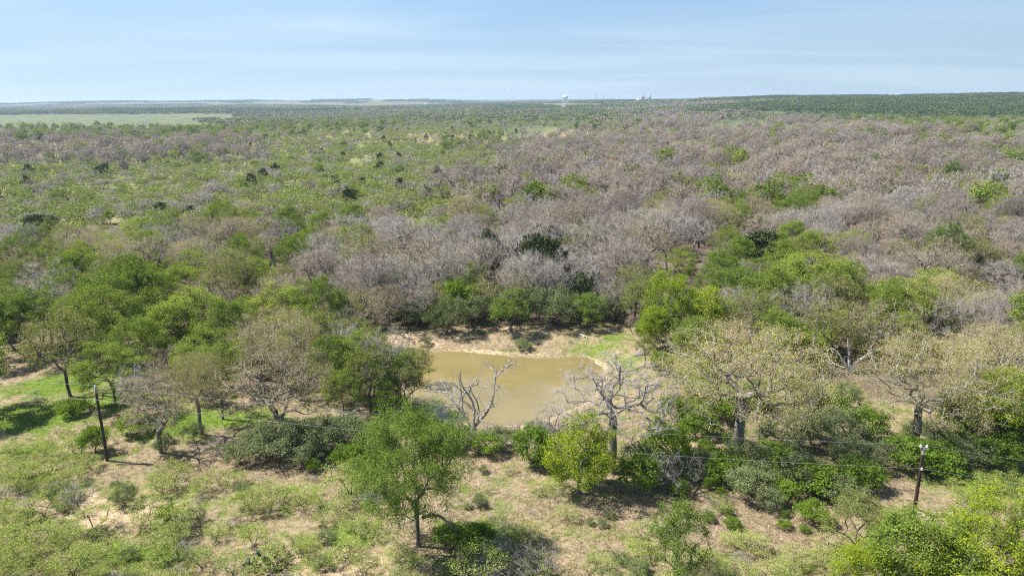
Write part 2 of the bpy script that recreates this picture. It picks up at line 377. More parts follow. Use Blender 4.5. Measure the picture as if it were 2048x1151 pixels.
def tree_parts(kind, seed, lod):
    """(wood parts, crown parts, size) of one tree; lod 0 near, 1 middle distance"""
    r = np.random.default_rng(seed * 101 + 13)
    hi = lod == 0
    K = dict(
        oak=dict(H=9.0, R=4.1, th=2.4, n=(130, 50), wig=0.22, leaf=('leaf_green', 0.075, 165, 0.46), up=0.5),
        bright=dict(H=8.0, R=3.2, th=1.6, n=(200, 60), wig=0.14, leaf=('leaf_bright', 0.065, 120, 0.42), up=0.45),
        tan=dict(H=9.5, R=5.0, th=3.0, n=(440, 110), wig=0.26, leaf=('leaf_tan', 0.029, 105, 0.40), up=0.2),
        bigoak=dict(H=12, R=5.2, th=3.8, n=(420, 60), wig=0.2, leaf=('leaf_deep', 0.060, 160, 0.45), up=0.5),
        bud=dict(H=8.5, R=4.9, th=2.4, n=(380, 90), wig=0.24, leaf=('leaf_bud', 0.038, 26, 0.36), up=0.2),
        sapling=dict(H=5.2, R=1.9, th=0.8, n=(120, 40), wig=0.16, leaf=('leaf_deep', 0.058, 80, 0.30), up=0.4),
        olive=dict(H=8.0, R=3.8, th=2.4, n=(190, 55), wig=0.2, leaf=('leaf_olive', 0.075, 40, 0.42), up=0.4),
        brown=dict(H=8.5, R=4.0, th=2.2, n=(230, 70), wig=0.14, leaf=None, tw=(9, 0.8), up=0.9),
        grey=dict(H=8.0, R=4.3, th=1.9, n=(240, 70), wig=0.24, leaf=None, tw=(9, 0.75), up=0.5),
        gnarled=dict(H=10, R=5.4, th=4.4, n=(330, 60), wig=0.34, leaf=None, tw=(9, 0.5), up=0.3),
        dead=dict(H=6, R=3.4, th=1.0, n=(34, 20), wig=0.3, leaf=None, tw=(2, 0.7), up=0.3),
        mesq=dict(H=3.4, R=2.3, th=0.5, n=(75, 26), wig=0.16, leaf=('leaf_mesq', 0.06, 30, 0.34), up=0.3),
        juniper=dict(H=6.0, R=2.7, th=0.6, n=(190, 50), wig=0.1, leaf=('leaf_juniper', 0.13, 60, 0.36), up=0.2),
        yaupon=dict(H=2.6, R=1.9, th=0.25, n=(90, 26), wig=0.12, leaf=('leaf_yaupon', 0.050, 85, 0.25), up=0.3),
        shrub=dict(H=2.6, R=1.9, th=0.25, n=(80, 24), wig=0.14, leaf=('leaf_shrub', 0.08, 54, 0.28), up=0.4),
        brush=dict(H=1.9, R=1.5, th=0.15, n=(60, 22), wig=0.16, leaf=None, tw=(5, 0.5), up=0.6),
    )[kind]
    n = K['n'][0 if hi else 1]
    kw = {}
    if kind in ('mesq', 'yaupon', 'shrub', 'brush'): kw = dict(stems=4, low=-0.5, inner=0.3, steplen=0.45, r_tip=0.010, lobes=0.35)
    if kind == 'juniper': kw = dict(conic=0.35, low=-0.85, inner=0.3, lobes=0.75, zc=K['H'] * 0.48, rz=K['H'] * 0.5)
    if kind in ('tan', 'gnarled', 'bud'): kw = dict(low=-0.7, r_tip=0.0125 if kind != 'gnarled' else 0.0135, expo=0.49, inner=0.2, lobes=0.35, steplen=0.6)
    if kind == 'dead': kw = dict(low=0.0, r_tip=0.03, inner=0.5, steplen=0.6)
    if kind == 'grey': kw = dict(low=-0.5, r_tip=0.015, inner=0.25, stems=2)
    if kind == 'brown': kw = dict(low=-0.2, r_tip=0.015, inner=0.3, stems=int(r.integers(1, 3)))
    if kind == 'oak': kw = dict(lobes=0.75, r_tip=0.015, stems=1 if seed % 3 else 2, low=-0.6, inner=0.4)
    if kind == 'bigoak': kw = dict(lobes=0.38, r_tip=0.011, low=-0.9, inner=0.25, zc=7.9, rz=4.1)
    if kind == 'bright': kw = dict(lobes=0.35, low=-0.75, inner=0.35, zc=K['H'] * 0.55, rz=K['H'] * 0.45)
    if kind == 'sapling': kw = dict(stems=3, low=-0.6, lobes=0.6, conic=0.3, steplen=0.6, r_tip=0.011)
    if kind == 'olive': kw = dict(lobes=0.4, r_tip=0.015, low=-0.5)
    NA, par, rd, tips, PL = skeleton(r, K['H'] * r.uniform(0.95, 1.05), K['R'] * r.uniform(0.92, 1.08), K['th'] * r.uniform(0.85, 1.15), n, K['wig'], rise=0.04, **kw)
    if not hi: rd = rd * (2.3 if kind in ('brown', 'grey', 'bud') else 1.8)
    if kind in ('tan', 'bud', 'gnarled', 'dead'): rd = rd * 1.15
    e = np.nonzero(par >= 0)[0]; p0 = NA[par[e]]; p1 = NA[e]
    r1 = rd[e]; r0 = np.minimum(rd[par[e]], r1 * 1.35)
    root = par[par[e]] < 0
    r0 = np.where(root, rd[par[e]] * 1.35, r0)
    thick = r1 > (0.030 if hi else 0.05)
    small = K['H'] < 3.6
    if small: thick = r1 > 0.016
    barkm = {'grey': 'bark_grey', 'gnarled': 'bark_grey', 'tan': 'bark_grey', 'bud': 'bark_grey', 'dead': 'bark_white'}.get(kind, 'bark')
    twigm = {'grey': 'twig_grey', 'brown': 'twig_brown', 'dead': 'bark_white', 'gnarled': 'twig_grey', 'tan': 'twig_grey', 'bud': 'twig_bud', 'brush': 'twig_grey', 'olive': 'twig_brown'}.get(kind, 'twig')
    ks = 6 if hi else 4
    wood = [(*frusta(p0[thick], p1[thick], r0[thick], r1[thick], ks), 0)] if thick.any() else []
    thin = ~thick
    crown = [(*frusta(p0[thin], p1[thin], r0[thin], r1[thin], 3), 0)] if thin.any() else []
    mats_c = [M[twigm]]
    # twigs
    tw = K.get('tw')
    dirs = np.zeros_like(NA); dirs[e] = p1 - p0
    dirs /= np.maximum(np.linalg.norm(dirs, axis=1, keepdims=True), 1e-6)
    outer = np.nonzero((PL > 0.25 * K['H'] * 0.3) & (rd < (0.12 if hi else 0.2)))[0]
    if len(outer) == 0: outer = tips
    if tw is None: tw = (2, 0.45)
    nt = tw[0] if hi else max(2, int(tw[0] * 0.75))
    if len(outer):
        src = np.repeat(outer, nt)
        c = NA[src]; u = r.normal(size=(len(src), 3)) * 0.75 + dirs[src] * 0.7; u[:, 2] += K['up'] * 0.5
        u /= np.linalg.norm(u, axis=1, keepdims=True)
        ln = tw[1] * r.uniform(0.4, 1.25, len(src)) * (1 if hi else 1.4)
        tr = 0.009 if hi else 0.03
        if small: tr *= 0.7
        a = c + r.normal(size=c.shape) * 0.05
        b = a + u * ln[:, None]
        crown.append((*cones(a, b, np.full(len(src), tr)), 0))
        if K.get('leaf') is None or kind in ('tan', 'bud'):     # second order of twigs
            m = 2
            s2 = np.repeat(np.arange(len(src)), m); f = r.uniform(0.3, 0.85, len(s2))[:, None]
            a2 = a[s2] * (1 - f) + b[s2] * f
            u2 = r.normal(size=a2.shape) * 0.7 + u[s2] * 0.8; u2 /= np.linalg.norm(u2, axis=1, keepdims=True)
            b2 = a2 + u2 * (ln[s2] * r.uniform(0.35, 0.7, len(s2)))[:, None]
            if hi or kind in ('brown', 'grey', 'bud'):
                crown.append((*cones(a2, b2, np.full(len(s2), tr * 0.8)), 0))
    if K.get('leaf'):
        lm, ls, ln_, sp = K['leaf']
        if not hi and kind == 'mesq': lm = 'leaf_mesq_far'
        if not hi: ls *= 2.9; ln_ = max(4, int(ln_ * 0.32)); sp *= 1.5
        cs = NA[tips]
        sizes = r.uniform(0.7, 1.4, len(cs))
        cnts = np.maximum(3, (ln_ * sizes * r.uniform(0.5, 1.4, len(cs)))).astype(int)
        idx = np.repeat(np.arange(len(cs)), cnts)
        off = r.normal(size=(len(idx), 3)); off /= np.maximum(np.linalg.norm(off, axis=1, keepdims=True), 0.3)
        off *= (r.uniform(0, 1, len(idx)) ** 0.45)[:, None] * 1.5
        C = cs[idx] + off * (sp * sizes[idx])[:, None] * np.array([1.15, 1.15, 0.72])
        # a few sprays along the branches too
        br = outer[r.integers(0, len(outer), int(len(idx) * 0.15))]
        C = np.concatenate([C, NA[br] + r.normal(size=(len(br), 3)) * 0.3 * sp])
        crown.append((*leaves(C, ls, r, K['up']), 1)); mats_c.append(M[lm])
    allz = np.concatenate([p[0] for p in crown])
    q = np.percentile(allz, [3, 97], axis=0)
    W = (q[1][0] - q[0][0] + q[1][1] - q[0][1]) / 2 * 1.06; Ht = np.percentile(allz[:, 2], 99)
    return wood, [M[barkm]], crown, mats_c, W, Ht

PROTO = {}
def proto(kind, i, lod):
    key = (kind, i, lod)
    if key not in PROTO:
        w, wm, c, cm, W, Ht = tree_parts(kind, i + hash_kind(kind), lod)
        nm = NAMES[kind]
        if lod == 0:
            tm = build('trunk' if kind not in SHRUBS else 'stem', w, wm, link=False) if w else None
            cmh = build('crown' if kind not in SHRUBS else 'foliage', c, cm, link=False)
            PROTO[key] = (tm, cmh, W, Ht)
        else:
            c2 = [(v, f, k + 1) for v, f, k in c]
            PROTO[key] = (None, build(nm, w + c2, wm + cm, link=False), W, Ht)
    return PROTO[key]
KORD = ['oak', 'sapling', 'bigoak', 'bud', 'bright', 'tan', 'olive', 'brown', 'grey', 'gnarled', 'dead', 'mesq', 'juniper', 'yaupon', 'shrub', 'brush']
def hash_kind(k): return KORD.index(k) * 17 + 3
SHRUBS = ('mesq', 'yaupon', 'shrub', 'brush')
NAMES = dict(sapling='young_green_tree', bigoak='green_oak_tree', bud='budding_oak_tree', oak='green_oak_tree', bright='elm_tree', tan='budding_oak_tree', olive='half_leafed_tree', brown='leafless_brown_tree', grey='leafless_grey_tree',
             gnarled='gnarled_bare_tree', dead='dead_tree', mesq='mesquite_bush', juniper='juniper_tree', yaupon='yaupon_bush', shrub='leafy_shrub', brush='bare_brush')
CATS = dict(sapling='tree', bigoak='tree', bud='tree', oak='tree', bright='tree', tan='tree', olive='tree', brown='tree', grey='tree', gnarled='tree', dead='dead tree', mesq='bush', juniper='juniper', yaupon='bush', shrub='shrub', brush='brush')
GROUPS = dict(sapling='young green trees', bigoak='green oaks of the woods', bud='twiggy budding oaks', oak='green oaks of the woods', bright='fresh green elms', tan='oaks in tan catkins', olive='half leafed trees', brown='leafless brown trees', grey='leafless grey trees',
              gnarled='gnarled bare trees', dead='dead trees', mesq='yellow green mesquite bushes', juniper='dark junipers', yaupon='grey green yaupon bushes', shrub='leafy green shrubs', brush='bare brush')
DESC = dict(sapling='young green tree', bigoak='big green oak', bud='twiggy budding oak', oak='green leafed oak', bright='bright green elm', tan='tan catkin oak', olive='half leafed tree', brown='leafless brown tree', grey='leafless grey tree',
            gnarled='gnarled bare tree', dead='dead tree', mesq='yellowish mesquite bush', juniper='dark juniper', yaupon='greyish green bush', shrub='leafy green shrub', brush='bare twiggy brush')
NV = dict(sapling=(3, 1), bigoak=(1, 1), bud=(4, 3), oak=(7, 4), bright=(3, 2), tan=(4, 3), olive=(4, 3), brown=(4, 4), grey=(5, 4), gnarled=(2, 1), dead=(3, 1), mesq=(5, 3), juniper=(3, 2), yaupon=(4, 2), shrub=(5, 2), brush=(3, 1))

THINGS = []          # (object, kind, u, v, dist, label or None)
LOD1SRC = {}
def place(kind, p, H, W, lod=0, label=None, var=None, rz=None, tilt=0.0):
    nv = NV[kind][lod]
    i = int(rng.integers(nv)) if var is None else var % nv
    tm, cm_, W0, H0 = proto(kind, i, lod)
    sz = H / H0; sx = W / W0
    sx = min(max(sx, sz * 0.6), sz * 1.6)
    rz = float(rng.uniform(0, 6.28)) if rz is None else rz
    nm = NAMES[kind]
    loc = (float(p[0]), float(p[1]), float(p[2]) - 0.05)
    if lod == 0 and tm is not None:
        o = empty(nm, loc, rz)
        t = bpy.data.objects.new(tm.name.split('.')[0], tm); COL.objects.link(t); t.parent = o
        c = bpy.data.objects.new(cm_.name.split('.')[0], cm_); COL.objects.link(c); c.parent = o
    else:
        o = bpy.data.objects.new(nm, cm_); COL.objects.link(o); o.location = loc; o.rotation_euler = (0, 0, rz)
        if lod == 1: LOD1SRC.setdefault(kind, {}).setdefault(i, o)
    if tilt: o.rotation_euler = (tilt * math.cos(rz), 0, rz)
    o.scale = (sx, sx, sz)
    tag(o, label, CATS[kind], GROUPS[kind])
    u, v, z = project(np.array([p[0], p[1], p[2]]))
    THINGS.append((o, kind, float(u), float(v), float(z), label))
    return o

def height_for(p, vtop):
    lo, hi = 0.2, 40
    for _ in range(30):
        m = (lo + hi) / 2
        v = project(np.array([p[0], p[1], p[2] + m]))[1]
        if v > vtop: lo = m
        else: hi = m
    return lo
HERO_XY = []
def hero(kind, ub, vb, vt, wpx, label=None, var=None, rz=None, clear=True, tilt=0.0):
    p = gp(ub, vb); z = float(project(p)[2])
    H = height_for(p, vt) * 0.97; W = wpx / FPX * z
    if clear: HERO_XY.append((p[0], p[1], W * 0.42))
    return place(kind, p, H, W, 0, label, var, rz, tilt)

# ------------------------------------------------------------------ ground
def axis_angles():
    a = list(np.arange(-42, 42.01, 0.25)); b = list(np.arange(45, 316, 3.0))
    return np.array(a + b)
ANG = np.radians(axis_angles()); 
RADS = [4, 10, 18, 26, 32]
x = 38.0
while x < 230: RADS.append(x); x += 0.8
st = 0.9
while x < 22000: RADS.append(x); st *= 1.032; x += st
RADS = np.array(RADS)
GX = np.sin(ANG)[None, :] * RADS[:, None]; GY = np.cos(ANG)[None, :] * RADS[:, None]
GZ = terrain(GX, GY)
nr, na = GX.shape
GV = np.concatenate([[[0, 0, float(terrain(np.array([0.0]), np.array([0.0]))[0])]], np.stack([GX, GY, GZ], -1).reshape(-1, 3)])
ii, jj = np.meshgrid(np.arange(nr - 1), np.arange(na), indexing='ij')
a = 1 + ii * na + jj; b = 1 + ii * na + (jj + 1) % na; c = 1 + (ii + 1) * na + (jj + 1) % na; d = 1 + (ii + 1) * na + jj
GF = np.stack([a, d, c, b], -1).reshape(-1, 4)
fan = np.stack([np.zeros(na, int), 1 + np.arange(na), 1 + (np.arange(na) + 1) % na], 1)

FIELD_ROWS = None
# what grows where: a survey of the land by picture cell (columns of 128 px); see kinds_at()
ROWS_V = [208, 222, 236, 250, 264, 280, 300, 330, 365, 400, 440, 480, 520, 565, 610, 660, 720]
SURVEY = [
    "dddddxxddddggggg",   # 208
    "dddddxxdmxxggggg",   # 222
    "....xxxxmmb.bggg",   # 236
    "....xxmm.mb.bbgg",   # 250
    "ggggmmm..bbbbbbm",   # 264
    "bbbbmmmxbbbbbbbb",   # 280
    "bbbbmmmmbbbbbbbx",   # 300
    "mmmmmmmmbbbbbbbb",   # 330
    "mmmmmmmbbbbbbbxc",   # 365
    "mmmmmmmbbbbbqccq",   # 400
    "mmmxxxmxbbbqcbcb",   # 440
    "xmqqcqcccccbcbcx",   # 480
    "gqqqcccccccbxbcc",   # 520
    "qgqgqccccccggbcx",   # 565
    "gqgqqcccccqqggxc",   # 610
    "ggqgqqcqqqgggqxc",   # 660
    "ggggqqqqqggqqqqq",   # 720
]
PALETTE = {
    'd': [('oak', .5), ('juniper', .2), ('olive', .15), ('brown', .15)],
    'g': [('oak', .58), ('olive', .12), ('bright', .08), ('bud', .13), ('grey', .09)],
    'q': [('oak', .33), ('tan', .10), ('bud', .21), ('olive', .12), ('grey', .13), ('brown', .11)],
    'x': [('oak', .22), ('olive', .22), ('mesq', .20), ('brown', .15), ('grey', .15), ('juniper', .05), ('tan', .03)],
    'm': [('mesq', .66), ('olive', .10), ('grey', .13), ('brown', .05), ('juniper', .04), ('oak', .02)],
    'b': [('brown', .64), ('grey', .14), ('olive', .08), ('mesq', .06), ('oak', .045), ('tan', .02), ('juniper', .015)],
    'c': [('grey', .42), ('brown', .22), ('olive', .11), ('bud', .14), ('juniper', .04), ('oak', .07)],
    '.': [],
}
def cell(u, v):
    k = int(np.clip(np.searchsorted(ROWS_V, v), 1, len(ROWS_V) - 1))
    # soften the borders between cells
    f = (v - ROWS_V[k - 1]) / (ROWS_V[k] - ROWS_V[k - 1])
    k = k if rng.uniform() < np.clip(f, 0, 1) else k - 1
    cx = int(np.clip((u + rng.normal() * 30) / 128, 0, 15))
    return SURVEY[k][cx]

def blobs(x, y, lst):
    w = np.zeros(x.shape)
    for (u, v, rx, ry, s) in lst:
        p = flat_pt(u, v, 0)
        w = np.maximum(w, s * np.exp(-(((x - p[0]) / rx) ** 2 + ((y - p[1]) / ry) ** 2)))
    return w
GREEN_B = [(1190, 690, 9, 3, .5), (1255, 720, 4, 4, .5), (980, 690, 9, 1.2, .55), (60, 830, 9, 6, 1), (130, 760, 9, 5, 1), (330, 850, 6, 4, 1), (440, 830, 10, 3, .9), (230, 790, 10, 5, .9), (60, 900, 9, 4, .6), (1225, 675, 4, 3, .6), (1390, 610, 5, 9, .9), (2000, 960, 9, 4, .8),
           (950, 1075, 5, 3, .6), (300, 1110, 7, 3, .6), (700, 1080, 6, 3, .5), (1160, 705, 9, 1.0, .6), (330, 1000, 6, 3, .45), (60, 1060, 6, 3, .45), (620, 985, 8, 3, .35)]
SAND_B = [(250, 1020, 6, 2.5, .9), (150, 1000, 6, 2, .7), (700, 1140, 7, 2.5, .8), (560, 1120, 4, 2, .6), (1390, 880, 3, 8, .7), (1340, 900, 3, 4, .5), (825, 675, 7, 4, .75), (1000, 657, 16, 2.0, .7), (900, 697, 8, 1.0, .7), (1060, 664, 12, 1.2, .7), (1340, 535, 7, 10, .45), (1770, 390, 40, 30, .5)]
DRY_B = [(1000, 680, 14, 4, .8), (1560, 1060, 9, 4, 1), (1480, 1010, 8, 3, .8), (1750, 970, 10, 3, .8), (450, 920, 12, 3, .9), (980, 920, 5, 4, .8), (60, 730, 9, 7, .9), (1250, 1030, 9, 3, .7), (560, 930, 10, 3, .8)]
def ground_weights(x, y):
    u, v, z = project(np.stack([x, y, np.zeros_like(x)], -1))
    n1 = vnoise(x / 6, y / 6, 31); n2 = vnoise(x / 2.2, y / 2.2, 32)
    j = (n1 - 0.5) * 0.7 + (n2 - 0.5) * 0.4
    sand = blobs(x, y, SAND_B) + j * 0.5
    green = blobs(x, y, GREEN_B) + j * 0.5
    dry = blobs(x, y, DRY_B) + j * 0.4
    r = np.hypot(x, y)
    sdist = np.full(x.shape, 99.0); near = (np.abs(x - PC[0]) < 60) & (np.abs(y - PC[1]) < 60)
    sdist[near] = pond_sd(x[near], y[near])
    fringe = np.exp(-((sdist - 0.5) / 1.2) ** 2) * (0.35 + 0.9 * vnoise(x / 4.0, y / 4.0, 33))
    sand = np.maximum(sand, fringe * (0.75 + j * 0.6))
    field = np.zeros(x.shape)
    far = r > 350
    # woodland floor behind the pond, open ground in front
    lim = np.interp(u, [-800, 0, 150, 300, 700, 780, 1280, 1340, 1650, 2048, 2900], [690, 690, 700, 790, 790, 655, 650, 720, 790, 850, 850])
    litter = np.clip((lim - v) / 25, 0, 1) * (v > 300)
    litter = litter * (1 - 0.75 * ((v < 440) & (u < 900)))
    green = green + 0.45 * ((v < 440) & (v > 280) & (u < 900))
    for (uu, vv, ru, rv) in [(140, 243, 150, 9), (1015, 260, 85, 13), (1110, 244, 70, 8), (1360, 236, 60, 5), (1080, 207, 130, 4), (1700, 265, 0, 0)]:
        if ru: field = np.maximum(field, np.exp(-(((u - uu) / ru) ** 2 + ((v - vv) / rv) ** 2) ** 2) * far)
    global FIELD
    FIELD = np.clip(field + (vnoise(x / 60, y / 90, 44) - 0.5) * 0.6 * (field > 0.02), 0, 1)
    FIELD = np.maximum(FIELD, sstep(700, 1300, r))
    return np.clip(sand, 0, 1), np.clip(green * (r < 700), 0, 1), np.clip(litter, 0, 1), np.clip(dry, 0, 1)

flatx, flaty = GV[:, 0], GV[:, 1]
w_s, w_g, w_l, w_d = ground_weights(flatx, flaty)
front = flaty > 5
w_f = FIELD.copy()
for w in (w_s, w_g, w_l, w_d): w[~front] = 0.3

def ground_mat():
    m, N, L = new_mat('ground_soil_and_grass')
    o = N.new('ShaderNodeOutputMaterial'); b = N.new('ShaderNodeBsdfPrincipled'); b.inputs['Roughness'].default_value = 0.95; b.inputs['Specular IOR Level'].default_value = 0.1
    tc = N.new('ShaderNodeTexCoord'); at = N.new('ShaderNodeAttribute'); at.attribute_name = 'cover'
    sp = N.new('ShaderNodeSeparateColor'); L.new(at.outputs['Color'], sp.inputs[0])
    def noise(s, d=5, r=0.6):
        n = N.new('ShaderNodeTexNoise'); n.inputs['Scale'].default_value = s; n.inputs['Detail'].default_value = d; n.inputs['Roughness'].default_value = r
        L.new(tc.outputs['Object'], n.inputs['Vector']); return n.outputs[0]
    def mix(f, a, b_):
        x = N.new('ShaderNodeMix'); x.data_type = 'RGBA'; L.new(f, x.inputs['Factor'])
        for s, k in ((a, 'A'), (b_, 'B')):
            if isinstance(s, tuple): x.inputs[k].default_value = (*s, 1)
            else: L.new(s, x.inputs[k])
        return x.outputs['Result']
    def thr(s, w, amp, lo, hi):
        # weight + noise through a soft threshold
        a = N.new('ShaderNodeMath'); a.operation = 'MULTIPLY_ADD'; L.new(s, a.inputs[0]); a.inputs[1].default_value = amp; L.new(w, a.inputs[2])
        r = N.new('ShaderNodeMapRange'); r.inputs['From Min'].default_value = lo; r.inputs['From Max'].default_value = hi; L.new(a.outputs[0], r.inputs['Value'])
        return r.outputs[0]
    nA = noise(0.45); nB = noise(1.7, 6, 0.7); nC = noise(0.12); nD = noise(7.0, 4, 0.7)
    dry = ramp(N, L, nB, [(0.14, 0.105, 0.065), (0.29, 0.225, 0.14), (0.43, 0.345, 0.23)], [0.3, 0.5, 0.72])
    grass = ramp(N, L, nB, [(0.06, 0.08, 0.018), (0.14, 0.175, 0.04), (0.25, 0.265, 0.08)], [0.3, 0.5, 0.75])
    lush = ramp(N, L, nB, [(0.06, 0.11, 0.014), (0.13, 0.20, 0.025), (0.21, 0.27, 0.06)], [0.3, 0.5, 0.75])
    sand = ramp(N, L, nB, [(0.33, 0.225, 0.14), (0.46, 0.345, 0.225), (0.57, 0.465, 0.33)], [0.3, 0.5, 0.7])
    litter = ramp(N, L, nB, [(0.07, 0.052, 0.038), (0.15, 0.115, 0.085), (0.24, 0.19, 0.14)], [0.3, 0.5, 0.72])
    mA = N.new('ShaderNodeMapRange'); mA.inputs['From Min'].default_value = 0.47; mA.inputs['From Max'].default_value = 0.64; L.new(nA, mA.inputs['Value'])
    c = mix(mA.outputs[0], dry, grass)
    at2 = N.new('ShaderNodeAttribute'); at2.attribute_name = 'dry'
    c = mix(thr(nA, at2.outputs['Fac'], 0.5, 0.45, 0.85), c, dry)
    c = mix(thr(nA, sp.outputs[1], 0.6, 0.55, 0.95), c, lush)
    c = mix(thr(nB, sp.outputs[2], 0.5, 0.45, 0.9), c, litter)
    c = mix(thr(nB, sp.outputs[0], 0.7, 0.7, 1.0), c, sand)
    at3 = N.new('ShaderNodeAttribute'); at3.attribute_name = 'field'
    nF = noise(0.03, 6, 0.7)
    fld = ramp(N, L, nF, [(0.06, 0.08, 0.035), (0.115, 0.135, 0.06), (0.18, 0.185, 0.095)], [0.3, 0.5, 0.7])
    c = mix(thr(nF, at3.outputs['Fac'], 0.6, 0.45, 0.85), c, fld)
    L.new(c, b.inputs['Base Color'])
    bp = N.new('ShaderNodeBump'); bp.inputs['Strength'].default_value = 0.8; bp.inputs['Distance'].default_value = 0.25
    L.new(nD, bp.inputs['Height']); L.new(bp.outputs[0], b.inputs['Normal'])
    L.new(b.outputs[0], o.inputs[0])
    return m
M['ground'] = ground_mat()
ground = build('ground', [(GV, GF, 0), (np.zeros((0, 3)), np.zeros((0, 3), int), 0)], [M['ground']], smooth=True)
me = ground.data
ca = me.color_attributes.new('cover', 'FLOAT_COLOR', 'POINT')
ca.data.foreach_set('color', np.stack([w_s, w_g, w_l, np.ones_like(w_s)], 1).astype(np.float32).ravel())
fa = me.attributes.new('dry', 'FLOAT', 'POINT'); fa.data.foreach_set('value', w_d.astype(np.float32))
fa = me.attributes.new('field', 'FLOAT', 'POINT'); fa.data.foreach_set('value', w_f.astype(np.float32))
tag(ground, kind='structure')

# pond
def water_mat():
    m, N, L = new_mat('muddy_water')
    o = N.new('ShaderNodeOutputMaterial'); b = N.new('ShaderNodeBsdfPrincipled')
    tc = N.new('ShaderNodeTexCoord'); n = N.new('ShaderNodeTexNoise'); n.inputs['Scale'].default_value = 0.12; n.inputs['Detail'].default_value = 3
    L.new(tc.outputs['Object'], n.inputs['Vector'])
    L.new(ramp(N, L, n.outputs[0], [(0.185, 0.148, 0.060), (0.225, 0.180, 0.078)], [0.35, 0.65]), b.inputs['Base Color'])
    b.inputs['Roughness'].default_value = 0.03; b.inputs['IOR'].default_value = 1.5; b.inputs['Specular IOR Level'].default_value = 0.5
    n2 = N.new('ShaderNodeTexNoise'); n2.inputs['Scale'].default_value = 3.0; n2.inputs['Detail'].default_value = 3
    L.new(tc.outputs['Object'], n2.inputs['Vector'])
    bp = N.new('ShaderNodeBump'); bp.inputs['Strength'].default_value = 0.06; bp.inputs['Distance'].default_value = 0.03; L.new(n2.outputs[0], bp.inputs['Height'])
    L.new(bp.outputs[0], b.inputs['Normal']); L.new(b.outputs[0], o.inputs[0])
    return m
hull = PC + (POND - PC) * 1.28
wv = np.concatenate([[[*PC, WATER_Z]], np.concatenate([hull, np.full((len(hull), 1), WATER_Z)], 1)])
nh = len(hull)
wf = np.stack([np.zeros(nh, int), 1 + (np.arange(nh) + 1) % nh, 1 + np.arange(nh)], 1)
pond = build('pond_water', [(wv, wf, 0)], [water_mat()]); tag(pond, kind='structure')

# ------------------------------------------------------------------ hero trees, placed where they stand
H_ = hero
H_('bigoak', 836, 1092, 812, 202, 'big leafy green tree in the foreground with a dead limb drooping from its trunk', var=1)
H_('bright', 1158, 985, 818, 130, 'slim fresh green tree in front of the gnarled bare tree by the pond', var=0)
H_('gnarled', 1226, 945, 718, 235, 'gnarled grey bare tree with twisting limbs at the near right edge of the pond', var=0)
H_('tan', 1478, 912, 650, 300, 'big oak in tan catkins with a stout grey trunk, right of the gnarled bare tree', var=0)
H_('tan', 1828, 895, 664, 235, 'wide oak in yellow tan catkins behind the right hand utility pole', var=1)
H_('tan', 1985, 860, 665, 230, 'tan catkin oak cut off by the right edge of the photo', var=2)
H_('olive', 140, 792, 612, 125, 'tall thin crowned oak with a forked limb, standing alone on the left lawn', var=0)
H_('grey', 283, 836, 730, 80, 'small twiggy tree behind the left hand utility pole', var=1)
H_('bud', 322, 905, 745, 125, 'small leaning tan tree just right of the left hand utility pole', var=3, tilt=0.12)
H_('tan', 403, 868, 705, 105, 'slim yellow tan tree with a straight dark trunk, left of the big twiggy oak', var=4)
H_('bud', 566, 888, 695, 205, 'broad twiggy oak with sparse tan catkins above the dark bushes left of the pond', var=0)
H_('olive', 446, 838, 690, 70, 'dark trunked tree standing behind the broad twiggy oak', var=1)
H_('grey', 772, 815, 650, 82, 'tall whitish bare tree at the left end of the pond', var=2)
H_('olive', 840, 775, 690, 52, 'thin young tree leaning over the left shore of the pond', var=2)
for (k, ub, vb, vt, w, va) in [('olive', 742, 822, 690, 95, 1), ('olive', 812, 830, 720, 80, 3), ('bud', 700, 790, 670, 100, 1), ('brown', 748, 790, 665, 80, 2), ('grey', 800, 800, 690, 70, 0), ('oak', 688, 835, 735, 90, 1), ('sapling', 780, 838, 760, 60, 1)]:
    H_(k, ub, vb, vt, w, None, var=va)
H_('oak', 720, 800, 655, 110, 'dark olive green tree left of the tall whitish bare tree', var=2)
H_('oak', 790, 818, 700, 100, 'dark green tree on the near left shore of the pond', var=3)
H_('oak', 672, 800, 660, 90, 'green tree behind the broad twiggy oak', var=4)
H_('bright', 1335, 680, 547, 100, 'bright yellow green tree right of the far shore of the pond', var=1)
H_('bright', 1308, 695, 610, 50, 'low bright green tree at the right end of the far bank', var=2)
H_('oak', 1812, 690, 553, 160, 'large dense round green tree behind the white snag', var=0)
H_('oak', 1590, 640, 497, 140, 'tallest green tree of the clump right of the pond', var=5)
H_('oak', 1535, 665, 525, 110, 'green tree left of the tallest one in the clump right of the pond', var=0)
H_('oak', 1648, 655, 520, 110, 'green tree right of the tallest one in the clump right of the pond', var=3)
H_('olive', 1500, 700, 575, 90, 'olive tree in front of the green clump right of the pond', var=1)
H_('bright', 1420, 690, 575, 80, 'fresh green tree left of the olive one in the clump right of the pond', var=2)
H_('oak', 1470, 640, 530, 120, 'green tree at the left end of the clump right of the pond', var=2)
H_('olive', 1665, 730, 600, 110, 'green tree behind the big tan oak and left of the white snag', var=3)
H_('oak', 1560, 735, 620, 110, 'olive green tree directly behind the big tan oak', var=4)
H_('oak', 1390, 730, 635, 100, 'green tree beside the grey stone mound', var=6)
H_('olive', 1270, 640, 524, 85, 'slim dull green tree at the right end of the pond far bank', var=3)
H_('grey', 1150, 620, 490, 130, 'round pale grey bare tree behind the middle of the far bank', var=0)
H_('grey', 1235, 600, 465, 110, 'pale bare tree right of the round grey tree behind the pond', var=3)
H_('grey', 830, 655, 560, 100, 'grey twiggy tree at the left end of the far bank', var=1)
H_('bright', 945, 630, 525, 60, 'small bright green tree behind the bushes on the far bank', var=0)
